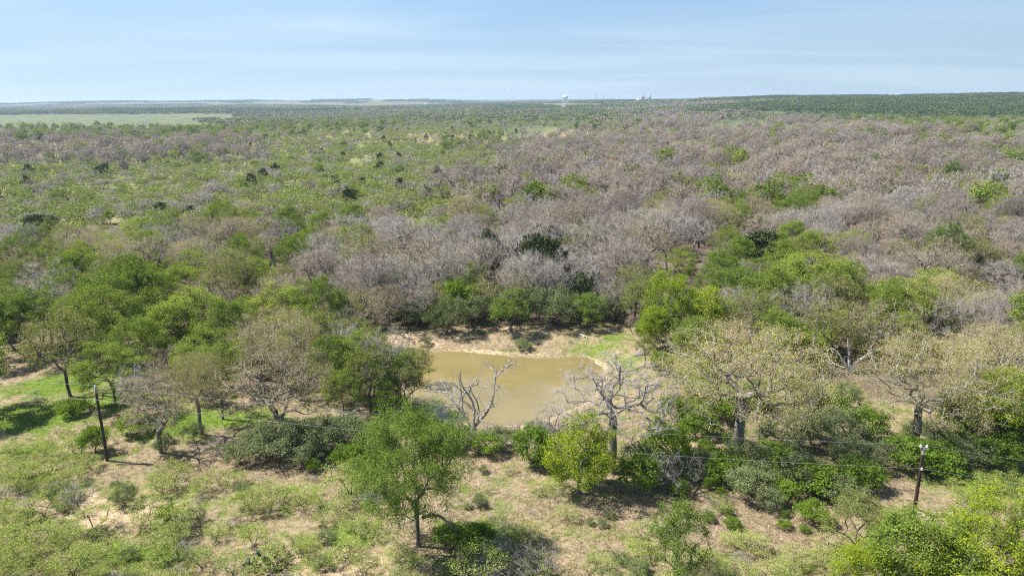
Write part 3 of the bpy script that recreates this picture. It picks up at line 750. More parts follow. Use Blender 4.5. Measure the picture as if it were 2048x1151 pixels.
for (k, ub, vb, vt, w, va) in [('grey', 790, 640, 510, 120, 2), ('bud', 860, 610, 470, 130, 0), ('grey', 905, 625, 490, 110, 3), ('grey', 1000, 600, 455, 120, 1), ('grey', 1060, 625, 500, 100, 4),
    ('brown', 960, 610, 480, 100, 1), ('bud', 750, 590, 450, 130, 2), ('grey', 830, 570, 430, 130, 4), ('grey', 1190, 565, 430, 130, 2), ('bud', 1290, 560, 425, 120, 1), ('grey', 930, 560, 425, 120, 0),
    ('grey', 1080, 560, 425, 120, 3), ('grey', 1335, 545, 405, 90, 1), ('oak', 890, 600, 520, 70, 2), ('grey', 735, 625, 510, 100, 1), ('olive', 1130, 560, 470, 90, 0), ('bright', 700, 665, 585, 80, 1)]:
    H_(k, ub, vb, vt, w, None, var=va)
H_('juniper', 1516, 560, 463, 92, 'large dark juniper behind the green clump right of the pond', var=0)
H_('juniper', 1105, 545, 450, 40, 'tall dark juniper rising among grey trees beyond the pond', var=1)
H_('juniper', 1090, 600, 470, 60, 'dark juniper behind the round pale grey tree', var=2)
H_('juniper', 975, 590, 460, 50, 'dark narrow juniper left of the round pale grey tree', var=0)
H_('juniper', 90, 472, 428, 50, 'low round black green juniper at the left in the middle distance', var=2)
H_('juniper', 1440, 555, 505, 36, 'small juniper left of the large dark juniper', var=1)
H_('oak', 1800, 1200, 1015, 185, 'bright leafy tree in front of the right hand utility pole', var=3)
H_('bright', 1965, 1160, 985, 150, 'yellow green leafy tree in the lower right corner', var=0)
H_('olive', 1705, 1120, 985, 105, 'sparse grey green tree left of the right hand utility pole', var=3)
H_('bright', 1890, 1240, 1075, 150, 'leafy crown at the bottom edge below the right hand pole', var=2)
H_('oak', 2060, 1180, 1010, 120, 'dark green tree cut off by the lower right edge', var=1)
H_('bright', 1720, 1230, 1090, 110, 'light green crown at the bottom edge left of the right hand pole', var=1)
H_('sapling', 1355, 1172, 1003, 112, 'upright dark green young tree at the bottom edge of the photo', var=0)
H_('bright', 2010, 900, 740, 130, 'dense green tree under the right edge tan oak', var=2)
H_('oak', 1930, 880, 745, 120, 'dark green tree between the two right hand tan oaks', var=6)
# green and mixed trees of the left woods
for (k, ub, vb, vt, w, va, lab) in [
    ('oak', 232, 812, 678, 135, 5, 'round green tree right of the tall thin crowned oak'),
    ('oak', 78, 712, 570, 120, 0, 'green tree with dark forked trunk at the left edge of the lawn'),
    ('oak', 30, 700, 560, 110, 6, 'green tree at the left edge of the photo above the lawn'),
    ('oak', 200, 720, 570, 150, 1, None), ('oak', 300, 760, 630, 110, 2, None), ('oak', 340, 720, 600, 120, 3, None),
    ('oak', 420, 790, 650, 130, 6, None), ('oak', 395, 700, 570, 130, 0, None), ('oak', 470, 730, 590, 110, 4, None),
    ('oak', 585, 700, 563, 140, 5, 'bright topped green tree in the middle of the left woods'), ('bud', 520, 760, 640, 110, 2, None),
    ('olive', 640, 740, 620, 110, 1, None), ('bud', 600, 800, 680, 100, 4, None), ('oak', 715, 660, 585, 85, 2, None),
    ('olive', 560, 690, 570, 80, 0, None), ('oak', 385, 610, 530, 110, 3, None), ('tan', 195, 620, 540, 110, 1, None),
    ('grey', 680, 720, 620, 90, 0, None), ('bud', 350, 780, 690, 90, 0, None), ('oak', 290, 700, 590, 90, 0, None),
    ('oak', 500, 690, 590, 100, 1, None), ('grey', 700, 760, 650, 90, 4, None), ('oak', -20, 730, 580, 100, 2, None)]:
    H_(k, ub, vb, vt, w, lab, var=va)
H_('oak', -75, 835, 640, 190, 'green tree just outside the left edge whose shade falls on the lawn', var=4)

# bushes on the far bank and round the pond
for (k, ub, vb, vt, w) in [('yaupon', 905, 668, 590, 60), ('sapling', 1022, 665, 578, 80), ('yaupon', 945, 655, 590, 60), ('olive', 970, 640, 560, 75), ('yaupon', 1075, 650, 575, 60),
    ('yaupon', 1115, 655, 572, 80), ('sapling', 1175, 658, 585, 70), ('yaupon', 1205, 645, 580, 60), ('yaupon', 870, 660, 610, 50), ('shrub', 850, 645, 590, 60),
    ('olive', 880, 640, 560, 70), ('yaupon', 1000, 640, 570, 70), ('olive', 1050, 640, 555, 60), ('yaupon', 1140, 645, 580, 60), ('juniper', 1160, 630, 545, 60), ('yaupon', 820, 650, 600, 70), ('shrub', 800, 640, 590, 60), ('shrub', 915, 645, 560, 60), ('yaupon', 1230, 640, 590, 50), ('yaupon', 850, 690, 672, 22), ('yaupon', 1045, 697, 678, 40), ('shrub', 1290, 680, 640, 40),
    ('yaupon', 935, 900, 862, 60), ('yaupon', 1002, 895, 850, 60), ('shrub', 970, 905, 868, 60), ('yaupon', 885, 895, 850, 60), ('brush', 905, 880, 840, 70), ('brush', 1040, 872, 842, 60), ('yaupon', 1075, 870, 838, 50), ('brush', 985, 876, 850, 70), ('brush', 1105, 866, 830, 60), ('sapling', 860, 885, 835, 45),
    ('shrub', 1065, 925, 850, 70), ('shrub', 1110, 935, 890, 80), ('yaupon', 1290, 960, 890, 90), ('shrub', 1330, 940, 840, 90),
    ('brush', 1120, 890, 800, 110), ('brush', 1090, 905, 860, 60), ('brush', 1335, 940, 885, 90),
    ('shrub', 1390, 870, 800, 80), ('shrub', 1350, 850, 790, 60), ('shrub', 1180, 970, 900, 60), ('shrub', 1270, 985, 905, 80), ('brush', 1350, 980, 900, 100),
    ('yaupon', 530, 905, 845, 90), ('yaupon', 575, 912, 840, 110), ('yaupon', 640, 905, 835, 100), ('yaupon', 690, 900, 830, 90), ('yaupon', 480, 928, 885, 60), ('yaupon', 388, 880, 845, 40),
    ('yaupon', 610, 920, 870, 90), ('yaupon', 745, 905, 850, 70), ('shrub', 700, 935, 890, 60), ('shrub', 625, 942, 915, 30), ('brush', 440, 905, 870, 70), ('yaupon', 335, 908, 865, 45),
    ('shrub', 1450, 960, 890, 90), ('shrub', 1500, 990, 905, 110), ('shrub', 1490, 945, 860, 100), ('shrub', 1535, 1018, 960, 62), ('shrub', 1420, 935, 890, 50), ('shrub', 1560, 950, 870, 110),
    ('shrub', 1595, 970, 880, 100), ('shrub', 1640, 990, 905, 110), ('yaupon', 1680, 1005, 930, 110), ('shrub', 1720, 975, 900, 90), ('shrub', 1625, 1045, 985, 70), ('shrub', 1570, 1000, 940, 70),
    ('shrub', 1700, 930, 850, 90), ('shrub', 1750, 935, 860, 80), ('shrub', 1820, 935, 850, 110), ('shrub', 1870, 945, 870, 110), ('shrub', 1930, 930, 850, 110), ('shrub', 1985, 930, 850, 100),
    ('yaupon', 1560, 900, 820, 100), ('shrub', 1620, 890, 800, 110), ('yaupon', 1680, 880, 790, 100), ('shrub', 1730, 870, 790, 90), ('shrub', 1400, 940, 870, 40), ('shrub', 1350, 905, 850, 60),
    ('shrub', 1440, 850, 780, 90), ('yaupon', 1520, 860, 790, 90), ('yaupon', 1860, 900, 820, 110), ('shrub', 1920, 860, 770, 110), ('shrub', 2040, 920, 810, 110),
    ('mesq', 1440, 1025, 975, 60), ('mesq', 700, 985, 925, 90), ('shrub', 270, 870, 830, 60), ('shrub', 190, 905, 850, 50), ('shrub', 145, 830, 800, 50),
    ('shrub', 895, 1088, 1045, 60), ('shrub', 950, 1095, 1052, 70), ('mesq', 960, 1165, 1085, 110), ('brush', 1010, 1150, 1085, 110), ('brush', 1070, 1145, 1095, 90),
    ('brush', 745, 1010, 975, 70), ('shrub', 335, 1045, 1008, 42), ('yaupon', 390, 1045, 1015, 40), ('yaupon', 250, 1010, 970, 50), ('brush', 160, 1020, 960, 60), ('yaupon', 120, 1000, 960, 50),
    ('mesq', 2030, 985, 930, 90), ('mesq', 1960, 1000, 965, 60), ('shrub', 700, 760, 700, 60), ('shrub', 1360, 700, 640, 60), ('shrub', 1400, 690, 640, 60), ('shrub', 1620, 720, 660, 80),
    ('shrub', 1320, 745, 700, 40), ('mesq', 1650, 700, 650, 60), ('shrub', 1745, 715, 660, 60), ('mesq', 1690, 800, 765, 70), ('olive', 1290, 735, 665, 40), ('brown', 1265, 668, 630, 30)]:
    if ub > 1380 and vb > 840: vt = vt + (vb - vt) * 0.30; w *= 0.85
    if ub > 1380 and vb > 840 and rng.uniform() < 0.2 and k == 'shrub': k = 'yaupon'
    if ub > 1380 and 840 < vb < 1000 and rng.uniform() < 0.22: continue
    H_(k, ub, vb, vt, w, None, clear=False)

for _ in range(34):
    uu = rng.uniform(1330, 1760); vv_ = rng.uniform(715, 850)
    if pond_sd(*[np.array([q]) for q in gp(uu, vv_)[:2]])[0] < 6 or (1640 < uu < 1760 and vv_ < 810): continue
    kk = ['shrub', 'yaupon', 'olive', 'mesq', 'brush'][int(rng.choice(5, p=[.3, .25, .15, .2, .1]))]
    H_(kk, uu, vv_, vv_ - rng.uniform(35, 70) * (1.3 if kk == 'olive' else 1), rng.uniform(40, 85), None, clear=False)

# mesquite and low brush of the foreground clearing
def scatter_px(kind, n, u0, u1, v0, v1, h, w, avoid=(), jitter=0.35):
    made = 0; tries = 0
    while made < n and tries < n * 20:
        tries += 1
        u = rng.uniform(u0, u1); v = rng.uniform(v0, v1)
        if any(a[0] < u < a[1] and a[2] < v < a[3] for a in avoid): continue
        p = gp(u, v)
        if any((p[0] - q[0]) ** 2 + (p[1] - q[1]) ** 2 < q[2] ** 2 for q in SC): continue
        s = rng.uniform(1 - jitter, 1 + jitter)
        place(kind, p, h * s, w * s * rng.uniform(0.85, 1.2), 0)
        SC.append((p[0], p[1], w * s * 0.33)); made += 1
SC = []
AV = [(180, 800, 895, 955), (800, 1040, 1000, 1130)]
scatter_px('mesq', 92, -20, 760, 925, 1230, 2.0, 2.8, AV)
scatter_px('mesq', 10, -20, 240, 880, 960, 2.0, 2.8, AV)
scatter_px('mesq', 22, 760, 1500, 1020, 1220, 1.2, 2.3, AV)
scatter_px('mesq', 6, 930, 1300, 930, 1030, 1.1, 2.0, AV)
scatter_px('mesq', 12, 1380, 1680, 1090, 1220, 1.5, 2.6)
scatter_px('mesq', 8, 1880, 2070, 960, 1020, 1.3, 2.4)
scatter_px('yaupon', 20, -20, 760, 930, 1230, 1.0, 1.3, AV)
scatter_px('yaupon', 14, 800, 1300, 930, 1160, 0.9, 1.2)
scatter_px('brush', 30, -20, 760, 880, 1230, 1.3, 1.5, AV)
scatter_px('brush', 18, 760, 1500, 940, 1200, 0.8, 1.5)
scatter_px('brush', 14, 0, 240, 700, 880, 0.7, 1.2)
scatter_px('shrub', 16, 1300, 1460, 880, 1000, 1.4, 1.6)
scatter_px('shrub', 14, 1400, 1760, 960, 1070, 0.9, 1.2)
scatter_px('brush', 10, 880, 1250, 655, 700, 0.5, 1.3)

# ------------------------------------------------------------------ the woods
def forest():
    pts = []
    # jittered grid, spacing grows with distance
    bands = [(88, 360, 6.5), (360, 700, 8.6), (700, 1300, 11.5)]
    for (r0, r1, s) in bands:
        for gx in np.arange(-r1 * 0.86, r1 * 0.86, s):
            gy = np.arange(60, r1, s)
            x = gx + rng.uniform(-0.5, 0.5, len(gy)) * s; y = gy + rng.uniform(-0.5, 0.5, len(gy)) * s
            r = np.hypot(x, y); ok = (r >= r0) & (r < r1) & (np.abs(x) < y * 0.80 + 12)
            pts.append(np.stack([x[ok], y[ok]], 1))
    return np.concatenate(pts)
P = forest()
Z = terrain(P[:, 0], P[:, 1])
ub, vb, dz = project(np.stack([P[:, 0], P[:, 1], Z], -1))
uc, vc, _ = project(np.stack([P[:, 0], P[:, 1], Z + 6], -1))
lim = np.interp(ub, [-800, 0, 100, 170, 300, 450, 700, 760, 790, 1270, 1300, 1420, 1660, 2048, 2900], [690, 690, 700, 730, 790, 800, 800, 720, 655, 650, 690, 690, 720, 790, 800])
sdp = pond_sd(P[:, 0], P[:, 1])
gaps = vnoise(P[:, 0] / 26 + 5, P[:, 1] / 26, 77)
HX = np.array(HERO_XY)
SIZES = dict(bud=(9.4, 10.0), oak=(9.6, 8.8), bright=(7.5, 6.2), tan=(9.5, 10.5), olive=(8.8, 8.0), brown=(10.0, 9.6), grey=(9.6, 10.2), mesq=(5.2, 7.2), juniper=(6.0, 4.4), gnarled=(9, 10), yaupon=(2.6, 3.4), shrub=(2.8, 3.4))
cands = []
for i in range(len(P)):
    if vb[i] > lim[i] or sdp[i] < 7: continue
    if len(HX) and np.any((HX[:, 0] - P[i, 0]) ** 2 + (HX[:, 1] - P[i, 1]) ** 2 < (HX[:, 2] * 0.9) ** 2): continue
    ch = cell(uc[i], vc[i])
    if ch == '.' and rng.uniform() > ((0.6 if gaps[i] > 0.55 else 0.16) if ub[i] < 640 else (0.12 if gaps[i] > 0.7 else 0.02)): continue
    if ch == '.': ch = 'm'
    if ch in 'mx' and gaps[i] > 0.72 and rng.uniform() < 0.7: continue
    if 1285 < ub[i] < 1420 and 520 < vb[i] < 690 and rng.uniform() < 0.75: continue
    if 60 < ub[i] < 260 and 455 < vb[i] < 500 and rng.uniform() < 0.7: continue
    ks, ps = zip(*PALETTE[ch]); k = ks[int(np.searchsorted(np.cumsum(ps), rng.uniform() * sum(ps)).clip(0, len(ks) - 1))]
    h, w = SIZES[k]; s = rng.uniform(0.62, 1.22)
    if ch == 'm' and k in ('grey', 'brown', 'olive', 'oak'): s *= 0.60
    if ch == 'x' and k in ('grey', 'brown'): s *= 0.75
    if k in ('brown', 'grey') and rng.uniform() < 0.2: s *= 0.72
    if ch == 'm' and dz[i] > 170:      # scrub stands closer than trees
        for _ in range(2 if dz[i] < 420 else 1):
            qx, qy = P[i, 0] + rng.normal() * 3.4, P[i, 1] + rng.normal() * 3.4
            k3 = 'mesq' if rng.uniform() < 0.6 else ('grey' if rng.uniform() < 0.6 else 'olive'); h3 = rng.uniform(3.0, 5.4)
            zq = float(terrain(np.array([qx]), np.array([qy]))[0]); cands.append((dz[i] + 1.0, k3, qx, qy, zq, h3, h3 * rng.uniform(1.1, 1.4), ub[i]))
    cands.append((dz[i], k, P[i, 0], P[i, 1], Z[i], h * s * rng.uniform(0.95, 1.22), w * s * rng.uniform(0.78, 1.02), ub[i]))
cands.sort(key=lambda c: c[0])
nkind = {}
for t in THINGS: nkind[t[1]] = nkind.get(t[1], 0) + 1
rest = {}
NEAR_D = 225
for (d, k, x, y, z, h, w, u) in cands:
    infr = -60 < u < 2108
    lod = 0 if d < NEAR_D else 1
    small_ = None
    if infr and d < 520 and nkind.get(k, 0) < 296:
        place(k, (x, y, z), h, w, lod); nkind[k] = nkind.get(k, 0) + 1
    else:
        rest.setdefault(k, []).append((x, y, z, h, w))
# undergrowth under the near woods
ug = 0
for (d, k, x, y, z, h, w, u) in cands:
    if d < 190 and ug < 190 and rng.uniform() < 0.42 and -60 < u < 2100:
        q = (x + rng.normal() * 3, y + rng.normal() * 3)
        kk = 'shrub' if rng.uniform() < 0.35 else 'yaupon'
        if nkind.get(kk, 0) >= 296 or pond_sd(np.array([q[0]]), np.array([q[1]]))[0] < 6: continue
        zz_ = float(terrain(np.array([q[0]]), np.array([q[1]]))[0])
        place(kk, (q[0], q[1], zz_), rng.uniform(1.2, 2.6), rng.uniform(1.6, 3.4), 0 if d < 150 else 1); ug += 1; nkind[kk] = nkind.get(kk, 0) + 1

def instancer(name, pts, scl, rot, idx, srcs):
    me = bpy.data.meshes.new(name); me.vertices.add(len(pts)); me.vertices.foreach_set('co', np.asarray(pts, np.float32).ravel())
    a = me.attributes.new('scl', 'FLOAT_VECTOR', 'POINT'); a.data.foreach_set('vector', np.asarray(scl, np.float32).ravel())
    a = me.attributes.new('rot', 'FLOAT', 'POINT'); a.data.foreach_set('value', np.asarray(rot, np.float32))
    a = me.attributes.new('pick', 'INT', 'POINT'); a.data.foreach_set('value', np.asarray(idx, np.int32))
    o = bpy.data.objects.new(name, me); COL.objects.link(o)
    g = bpy.data.node_groups.new(name + '_nodes', 'GeometryNodeTree')
    g.interface.new_socket('Geometry', in_out='INPUT', socket_type='NodeSocketGeometry'); g.interface.new_socket('Geometry', in_out='OUTPUT', socket_type='NodeSocketGeometry')
    n = g.nodes; l = g.links
    gi = n.new('NodeGroupInput'); go = n.new('NodeGroupOutput'); iop = n.new('GeometryNodeInstanceOnPoints'); jg = n.new('GeometryNodeJoinGeometry')
    for s in srcs:
        oi = n.new('GeometryNodeObjectInfo'); oi.transform_space = 'ORIGINAL'; oi.inputs['Object'].default_value = s; oi.inputs['As Instance'].default_value = True
        l.new(oi.outputs['Geometry'], jg.inputs[0])
    def attr(nm, ty):
        x = n.new('GeometryNodeInputNamedAttribute'); x.data_type = ty; x.inputs['Name'].default_value = nm; return x.outputs[0]
    cx = n.new('ShaderNodeCombineXYZ'); l.new(attr('rot', 'FLOAT'), cx.inputs['Z'])
    l.new(gi.outputs[0], iop.inputs['Points']); l.new(jg.outputs[0], iop.inputs['Instance']); iop.inputs['Pick Instance'].default_value = True
    l.new(attr('pick', 'INT'), iop.inputs['Instance Index']); l.new(cx.outputs[0], iop.inputs['Rotation']); l.new(attr('scl', 'FLOAT_VECTOR'), iop.inputs['Scale'])
    l.new(iop.outputs[0], go.inputs[0])
    md = o.modifiers.new('scatter', 'NODES'); md.node_group = g
    return o
STUFFN = dict(bud='far_budding_woodland', oak='far_green_woodland', bright='far_bright_woodland', tan='far_tan_woodland', olive='far_olive_woodland', brown='far_brown_woodland', grey='far_grey_woodland', mesq='far_mesquite_scrub', juniper='far_juniper_woodland')
for k, lst in rest.items():
    srcd = LOD1SRC.get(k, {})
    if not srcd: 
        for (x, y, z, h, w) in lst[:1]: place(k, (x, y, z), h, w, 1)
        srcd = LOD1SRC[k]
    srcs = list(srcd.values())
    protos = [PROTO[(k, i, 1)] for i in srcd.keys()]
    A = np.array(lst); n = len(A)
    w0 = np.mean([p[2] for p in protos]); h0 = np.mean([p[3] for p in protos])
    sz = A[:, 3] / h0; sx = np.clip(A[:, 4] / w0, sz * 0.6, sz * 1.6)
    o = instancer(STUFFN.get(k, 'far_scrub'), A[:, :3] - np.array([0, 0, .05]), np.stack([sx, sx, sz], 1), rng.uniform(0, 6.28, n), rng.integers(0, len(srcs), n), srcs)
    tag(o, 'distant ' + DESC[k] + ' woodland reading as one mass towards the horizon', kind='stuff')
print('forest', {k: len(v) for k, v in rest.items()}, nkind)

# ------------------------------------------------------------------ distant canopy, patches of many small crowns
def patch(name, mix, seed, n=58, S=52):
    r = np.random.default_rng(seed); parts = [[] for _ in mix]
    for _ in range(n):
        k = int(r.choice(len(mix), p=[m[1] for m in mix]))
        c = np.array([r.uniform(-S / 2, S / 2), r.uniform(-S / 2, S / 2), 0]); R = r.uniform(3.0, 5.4); H = r.uniform(6, 9.5) * mix[k][2]
        m = 60
        D = r.normal(size=(m, 3)); D /= np.linalg.norm(D, axis=1, keepdims=True); D[:, 2] = np.abs(D[:, 2])
        C = c + D * r.uniform(0.6, 1.05, (m, 1)) * np.array([R, R, H * 0.5]) + np.array([0, 0, H * 0.5])
        parts[k].append(leaves(C, 0.95, r, 0.5, 0.8))
    P_ = []
    for k, pl in enumerate(parts):
        for v, f in pl: P_.append((v, f, k))
    return P_, [M[m[0]] for m in mix]
PM = {
    'green': [('leaf_far', .80, 1), ('leaf_olive', .08, .8), ('leaf_juniper', .10, .9), ('twig_brown', .02, .8)],
    'brown': [('twig_brown', .68, 1), ('twig_grey', .18, 1), ('leaf_olive', .10, 1), ('leaf_green', .04, 1)],
    'mixed': [('leaf_olive', .22, 1), ('leaf_far', .42, 1), ('twig_brown', .26, 1), ('leaf_mesq_far', .10, .7)],
    'light': [('leaf_mesq_far', .45, .6), ('leaf_olive', .25, .7), ('leaf_far', .25, .8), ('twig_grey', .05, .8)],
}
PSRC = {}
pos = {'green': (900, 2050), 'brown': (-300, 1500), 'mixed': (-700, 1700), 'light': (100, 1700)}
for k in PM:
    parts_, mats_ = patch(k, PM[k], len(k) * 7)
    o = build('woodland_patch', parts_, mats_)
    x, y = pos[k]; o.location = (x, y, float(terrain(np.array([x]), np.array([y]))[0]) - 0.5)
    tag(o, 'far off woodland crowns reading as one mass below the horizon', kind='stuff'); PSRC[k] = o
bands = [(1290, 2600, 44), (2600, 5200, 70), (5200, 9500, 130)]
PP = []
for (r0, r1, s) in bands:
    for gx in np.arange(-r1 * 0.86, r1 * 0.86, s):
        gy = np.arange(900, r1, s)
        x = gx + rng.uniform(-0.35, 0.35, len(gy)) * s; y = gy + rng.uniform(-0.35, 0.35, len(gy)) * s
        r = np.hypot(x, y); ok = (r >= r0) & (r < r1) & (np.abs(x) < y * 0.82)
        PP.append(np.stack([x[ok], y[ok], np.full(ok.sum(), s / 44.0)], 1))
PP = np.concatenate(PP); PZ = terrain(PP[:, 0], PP[:, 1])
pu, pv, pd = project(np.stack([PP[:, 0], PP[:, 1], PZ], -1))
pn = vnoise(PP[:, 0] / 260, PP[:, 1] / 420, 51); pn2 = vnoise(PP[:, 0] / 900 + 4, PP[:, 1] / 700, 52)
sel = {k: [] for k in PM}
for i in range(len(PP)):
    u, v = pu[i], pv[i]; d = pd[i]
    if d < 2400:
        k = SURVEY[int(np.clip(np.searchsorted(ROWS_V, v + rng.normal() * 3) - 0, 0, 3))][int(np.clip((u + rng.normal() * 60) / 128, 0, 15))]
        if k == '.' and pn[i] < 0.7: continue
        t = {'d': 'green', 'g': 'green', 'x': 'mixed', 'm': 'light', 'b': 'brown'}.get(k, 'mixed')
        if u > 1480: t = 'green' if pn[i] < 0.75 else 'light'
        elif pn[i] > 0.8: t = 'brown'
    else:
        if pn2[i] > 0.72 and u < 1300 and pn[i] > 0.25: continue
        if u > 640 and u < 1250 and pn[i] > 0.6 and d > 2600: continue
        t = 'green' if pn[i] < 0.55 else ('mixed' if pn[i] < 0.75 else 'light')
    sel[t].append(i)
names = {'green': 'distant_green_canopy', 'brown': 'distant_brown_canopy', 'mixed': 'distant_mixed_canopy', 'light': 'distant_light_canopy'}
for k, ids in sel.items():
    if not ids: continue
    ids = np.array(ids); s = PP[ids, 2]
    o = instancer(names[k], np.stack([PP[ids, 0], PP[ids, 1], PZ[ids] - 0.6], 1), np.stack([s, s, np.clip(s, 1, 1.25)], 1), rng.integers(0, 4, len(ids)) * 1.5708 + rng.uniform(-.2, .2, len(ids)), np.zeros(len(ids)), [PSRC[k]])
    tag(o, 'far off ' + k + ' woodland canopy spreading to the horizon', kind='stuff')

# ------------------------------------------------------------------ grass
def grass(name, n, col_mat, weight, hgt, u0=-60, u1=2110, v0=640, v1=1190, blades=5, spread=0.16):
    U = rng.uniform(u0, u1, n); V = v0 + (v1 - v0) * rng.uniform(0, 1, n) ** 0.85
    D = np.stack([(U - 1024) / FPX, (575.5 - V) / FPX, -np.ones(n)], 1) @ CRn.T
    t = -CAM_H / D[:, 2]; X = D[:, 0] * t; Y = D[:, 1] * t
    s, g, l, dr = ground_weights(X, Y); sdv = pond_sd(X, Y)
    keep = (rng.uniform(0, 1, n) < weight(s, g, l, dr, vnoise(X / 3.1, Y / 3.1, 61))) & (sdv > 0.8)
    X = X[keep]; Y = Y[keep]; Zt = terrain(X, Y); n = len(X)
    C = np.repeat(np.stack([X, Y, Zt - 0.03], 1), blades, 0); m = len(C)
    C[:, :2] += rng.normal(size=(m, 2)) * spread
    dirr = rng.normal(size=(m, 3)) * 0.55; dirr[:, 2] = 1.0
    tip = C + dirr * (hgt * rng.uniform(0.5, 1.3, m))[:, None]
    a = rng.uniform(0, 6.28, m); w = 0.028 * rng.uniform(0.7, 1.6, m)
    s_ = np.stack([np.cos(a) * w, np.sin(a) * w, np.zeros(m)], 1)
    Vv = np.stack([C - s_, C + s_, tip], 1).reshape(-1, 3); F = np.arange(3 * m).reshape(m, 3)
    o = build(name, [(Vv, F, 0)], [col_mat])
    return o
def grass_mat(name, cols):
    m, N, L = new_mat(name)
    o = N.new('ShaderNodeOutputMaterial'); g = N.new('ShaderNodeNewGeometry')
    tc = N.new('ShaderNodeTexCoord'); nz = N.new('ShaderNodeTexNoise'); nz.inputs['Scale'].default_value = 0.5; nz.inputs['Detail'].default_value = 4; L.new(tc.outputs['Object'], nz.inputs['Vector'])
    ad = N.new('ShaderNodeMath'); ad.operation = 'MULTIPLY_ADD'; ad.inputs[1].default_value = 0.5; L.new(g.outputs['Random Per Island'], ad.inputs[0]); L.new(nz.outputs[0], ad.inputs[2])
    a2 = N.new('ShaderNodeMath'); a2.operation = 'SUBTRACT'; a2.inputs[1].default_value = 0.25; L.new(ad.outputs[0], a2.inputs[0])
    c = ramp(N, L, a2.outputs[0], cols)
    d = N.new('ShaderNodeBsdfDiffuse'); t = N.new('ShaderNodeBsdfTranslucent'); L.new(c, d.inputs[0]); L.new(c, t.inputs[0])
    ms = N.new('ShaderNodeMixShader'); ms.inputs[0].default_value = 0.3; L.new(d.outputs[0], ms.inputs[1]); L.new(t.outputs[0], ms.inputs[2]); L.new(ms.outputs[0], o.inputs[0])
    return m
gd = grass_mat('dry_grass_blades', [(0.24, 0.18, 0.11), (0.38, 0.30, 0.19), (0.50, 0.42, 0.29)])
gg = grass_mat('green_grass_blades', [(0.07, 0.13, 0.015), (0.14, 0.21, 0.025), (0.24, 0.28, 0.06)])
o = grass('dry_grass', 62000, gd, lambda s, g, l, d, n: np.clip(0.25 + 0.8 * d - 0.6 * g - 0.7 * s + 0.5 * (n - 0.5), 0.02, 1) * (1 - 0.6 * l), 0.22); tag(o, 'short dry tan grass matting the clearing', kind='stuff')
o = grass('green_grass', 62000, gg, lambda s, g, l, d, n: np.clip(0.20 + 0.8 * g - 0.55 * d - 0.8 * s + 0.9 * (n - 0.5), 0.02, 1) * (1 - 0.6 * l), 0.20); tag(o, 'green grass and weeds growing through the clearing', kind='stuff')

def weeds(n, mat, size, clump, weight, per, name, label, seed):
    r = np.random.default_rng(seed)
    U = r.uniform(-60, 2110, n); V = 650 + 540 * r.uniform(0, 1, n) ** 0.85
    D = np.stack([(U - 1024) / FPX, (575.5 - V) / FPX, -np.ones(n)], 1) @ CRn.T
    t = -CAM_H / D[:, 2]; X = D[:, 0] * t; Y = D[:, 1] * t
    s, g, l, dr = ground_weights(X, Y)
    keep = (r.uniform(0, 1, n) < weight(s, g, l, dr, vnoise(X / 4.3, Y / 4.3, seed), vnoise(X / 1.3, Y / 1.3, seed + 1))) & (pond_sd(X, Y) > 1.2)
    X = X[keep]; Y = Y[keep]; Zt = terrain(X, Y)
    c = np.repeat(np.stack([X, Y, Zt], 1), per, 0); sc = np.repeat(r.uniform(0.5, 1.5, len(X)), per)[:, None]
    off = r.normal(size=c.shape) * np.array([clump, clump, clump * 0.55]); off[:, 2] = np.abs(off[:, 2])
    v, f = leaves(c + off * sc, size, r, 0.5)
    o = build(name, [(v, f, 0)], [mat]); tag(o, label, kind='stuff')
weeds(15000, M['leaf_mesq'], 0.055, 0.24, lambda s, g, l, d, a, b: np.clip((a - 0.42) * 2.2 + 0.2 * g - 0.4 * d - 0.5 * s, 0, 1) * (b > 0.35), 9, 'low_weeds', 'yellow green weeds in loose patches on the clearing', 71)
weeds(9000, M['leaf_shrub'], 0.06, 0.2, lambda s, g, l, d, a, b: np.clip((a - 0.5) * 2.2 + 0.5 * g - 0.4 * d - 0.5 * s, 0, 1) * (b > 0.4), 9, 'green_weeds', 'darker green weeds in the moister ground', 83)
def litter_twigs():
    r = np.random.default_rng(9); n = 16000
    U = r.uniform(-60, 2110, n); V = 650 + 540 * r.uniform(0, 1, n) ** 0.85
    D = np.stack([(U - 1024) / FPX, (575.5 - V) / FPX, -np.ones(n)], 1) @ CRn.T
    t = -CAM_H / D[:, 2]; X = D[:, 0] * t; Y = D[:, 1] * t
    keep = (vnoise(X / 5, Y / 5, 91) + 0.3 * r.uniform(size=n) > 0.72) & (pond_sd(X, Y) > 1.5); X = X[keep]; Y = Y[keep]; Zt = terrain(X, Y)
    a = np.stack([X, Y, Zt + 0.02], 1); an = r.uniform(0, 6.28, len(X)); ln = r.uniform(0.25, 1.1, len(X))
    b = a + np.stack([np.cos(an) * ln, np.sin(an) * ln, r.uniform(0.0, 0.35, len(X)) * ln], 1)
    o = build('fallen_twigs', [(*cones(a, b, np.full(len(a), 0.018)), 0)], [M['twig_grey']]); tag(o, 'pale fallen twigs and stalks littering the ground', kind='stuff')
litter_twigs()

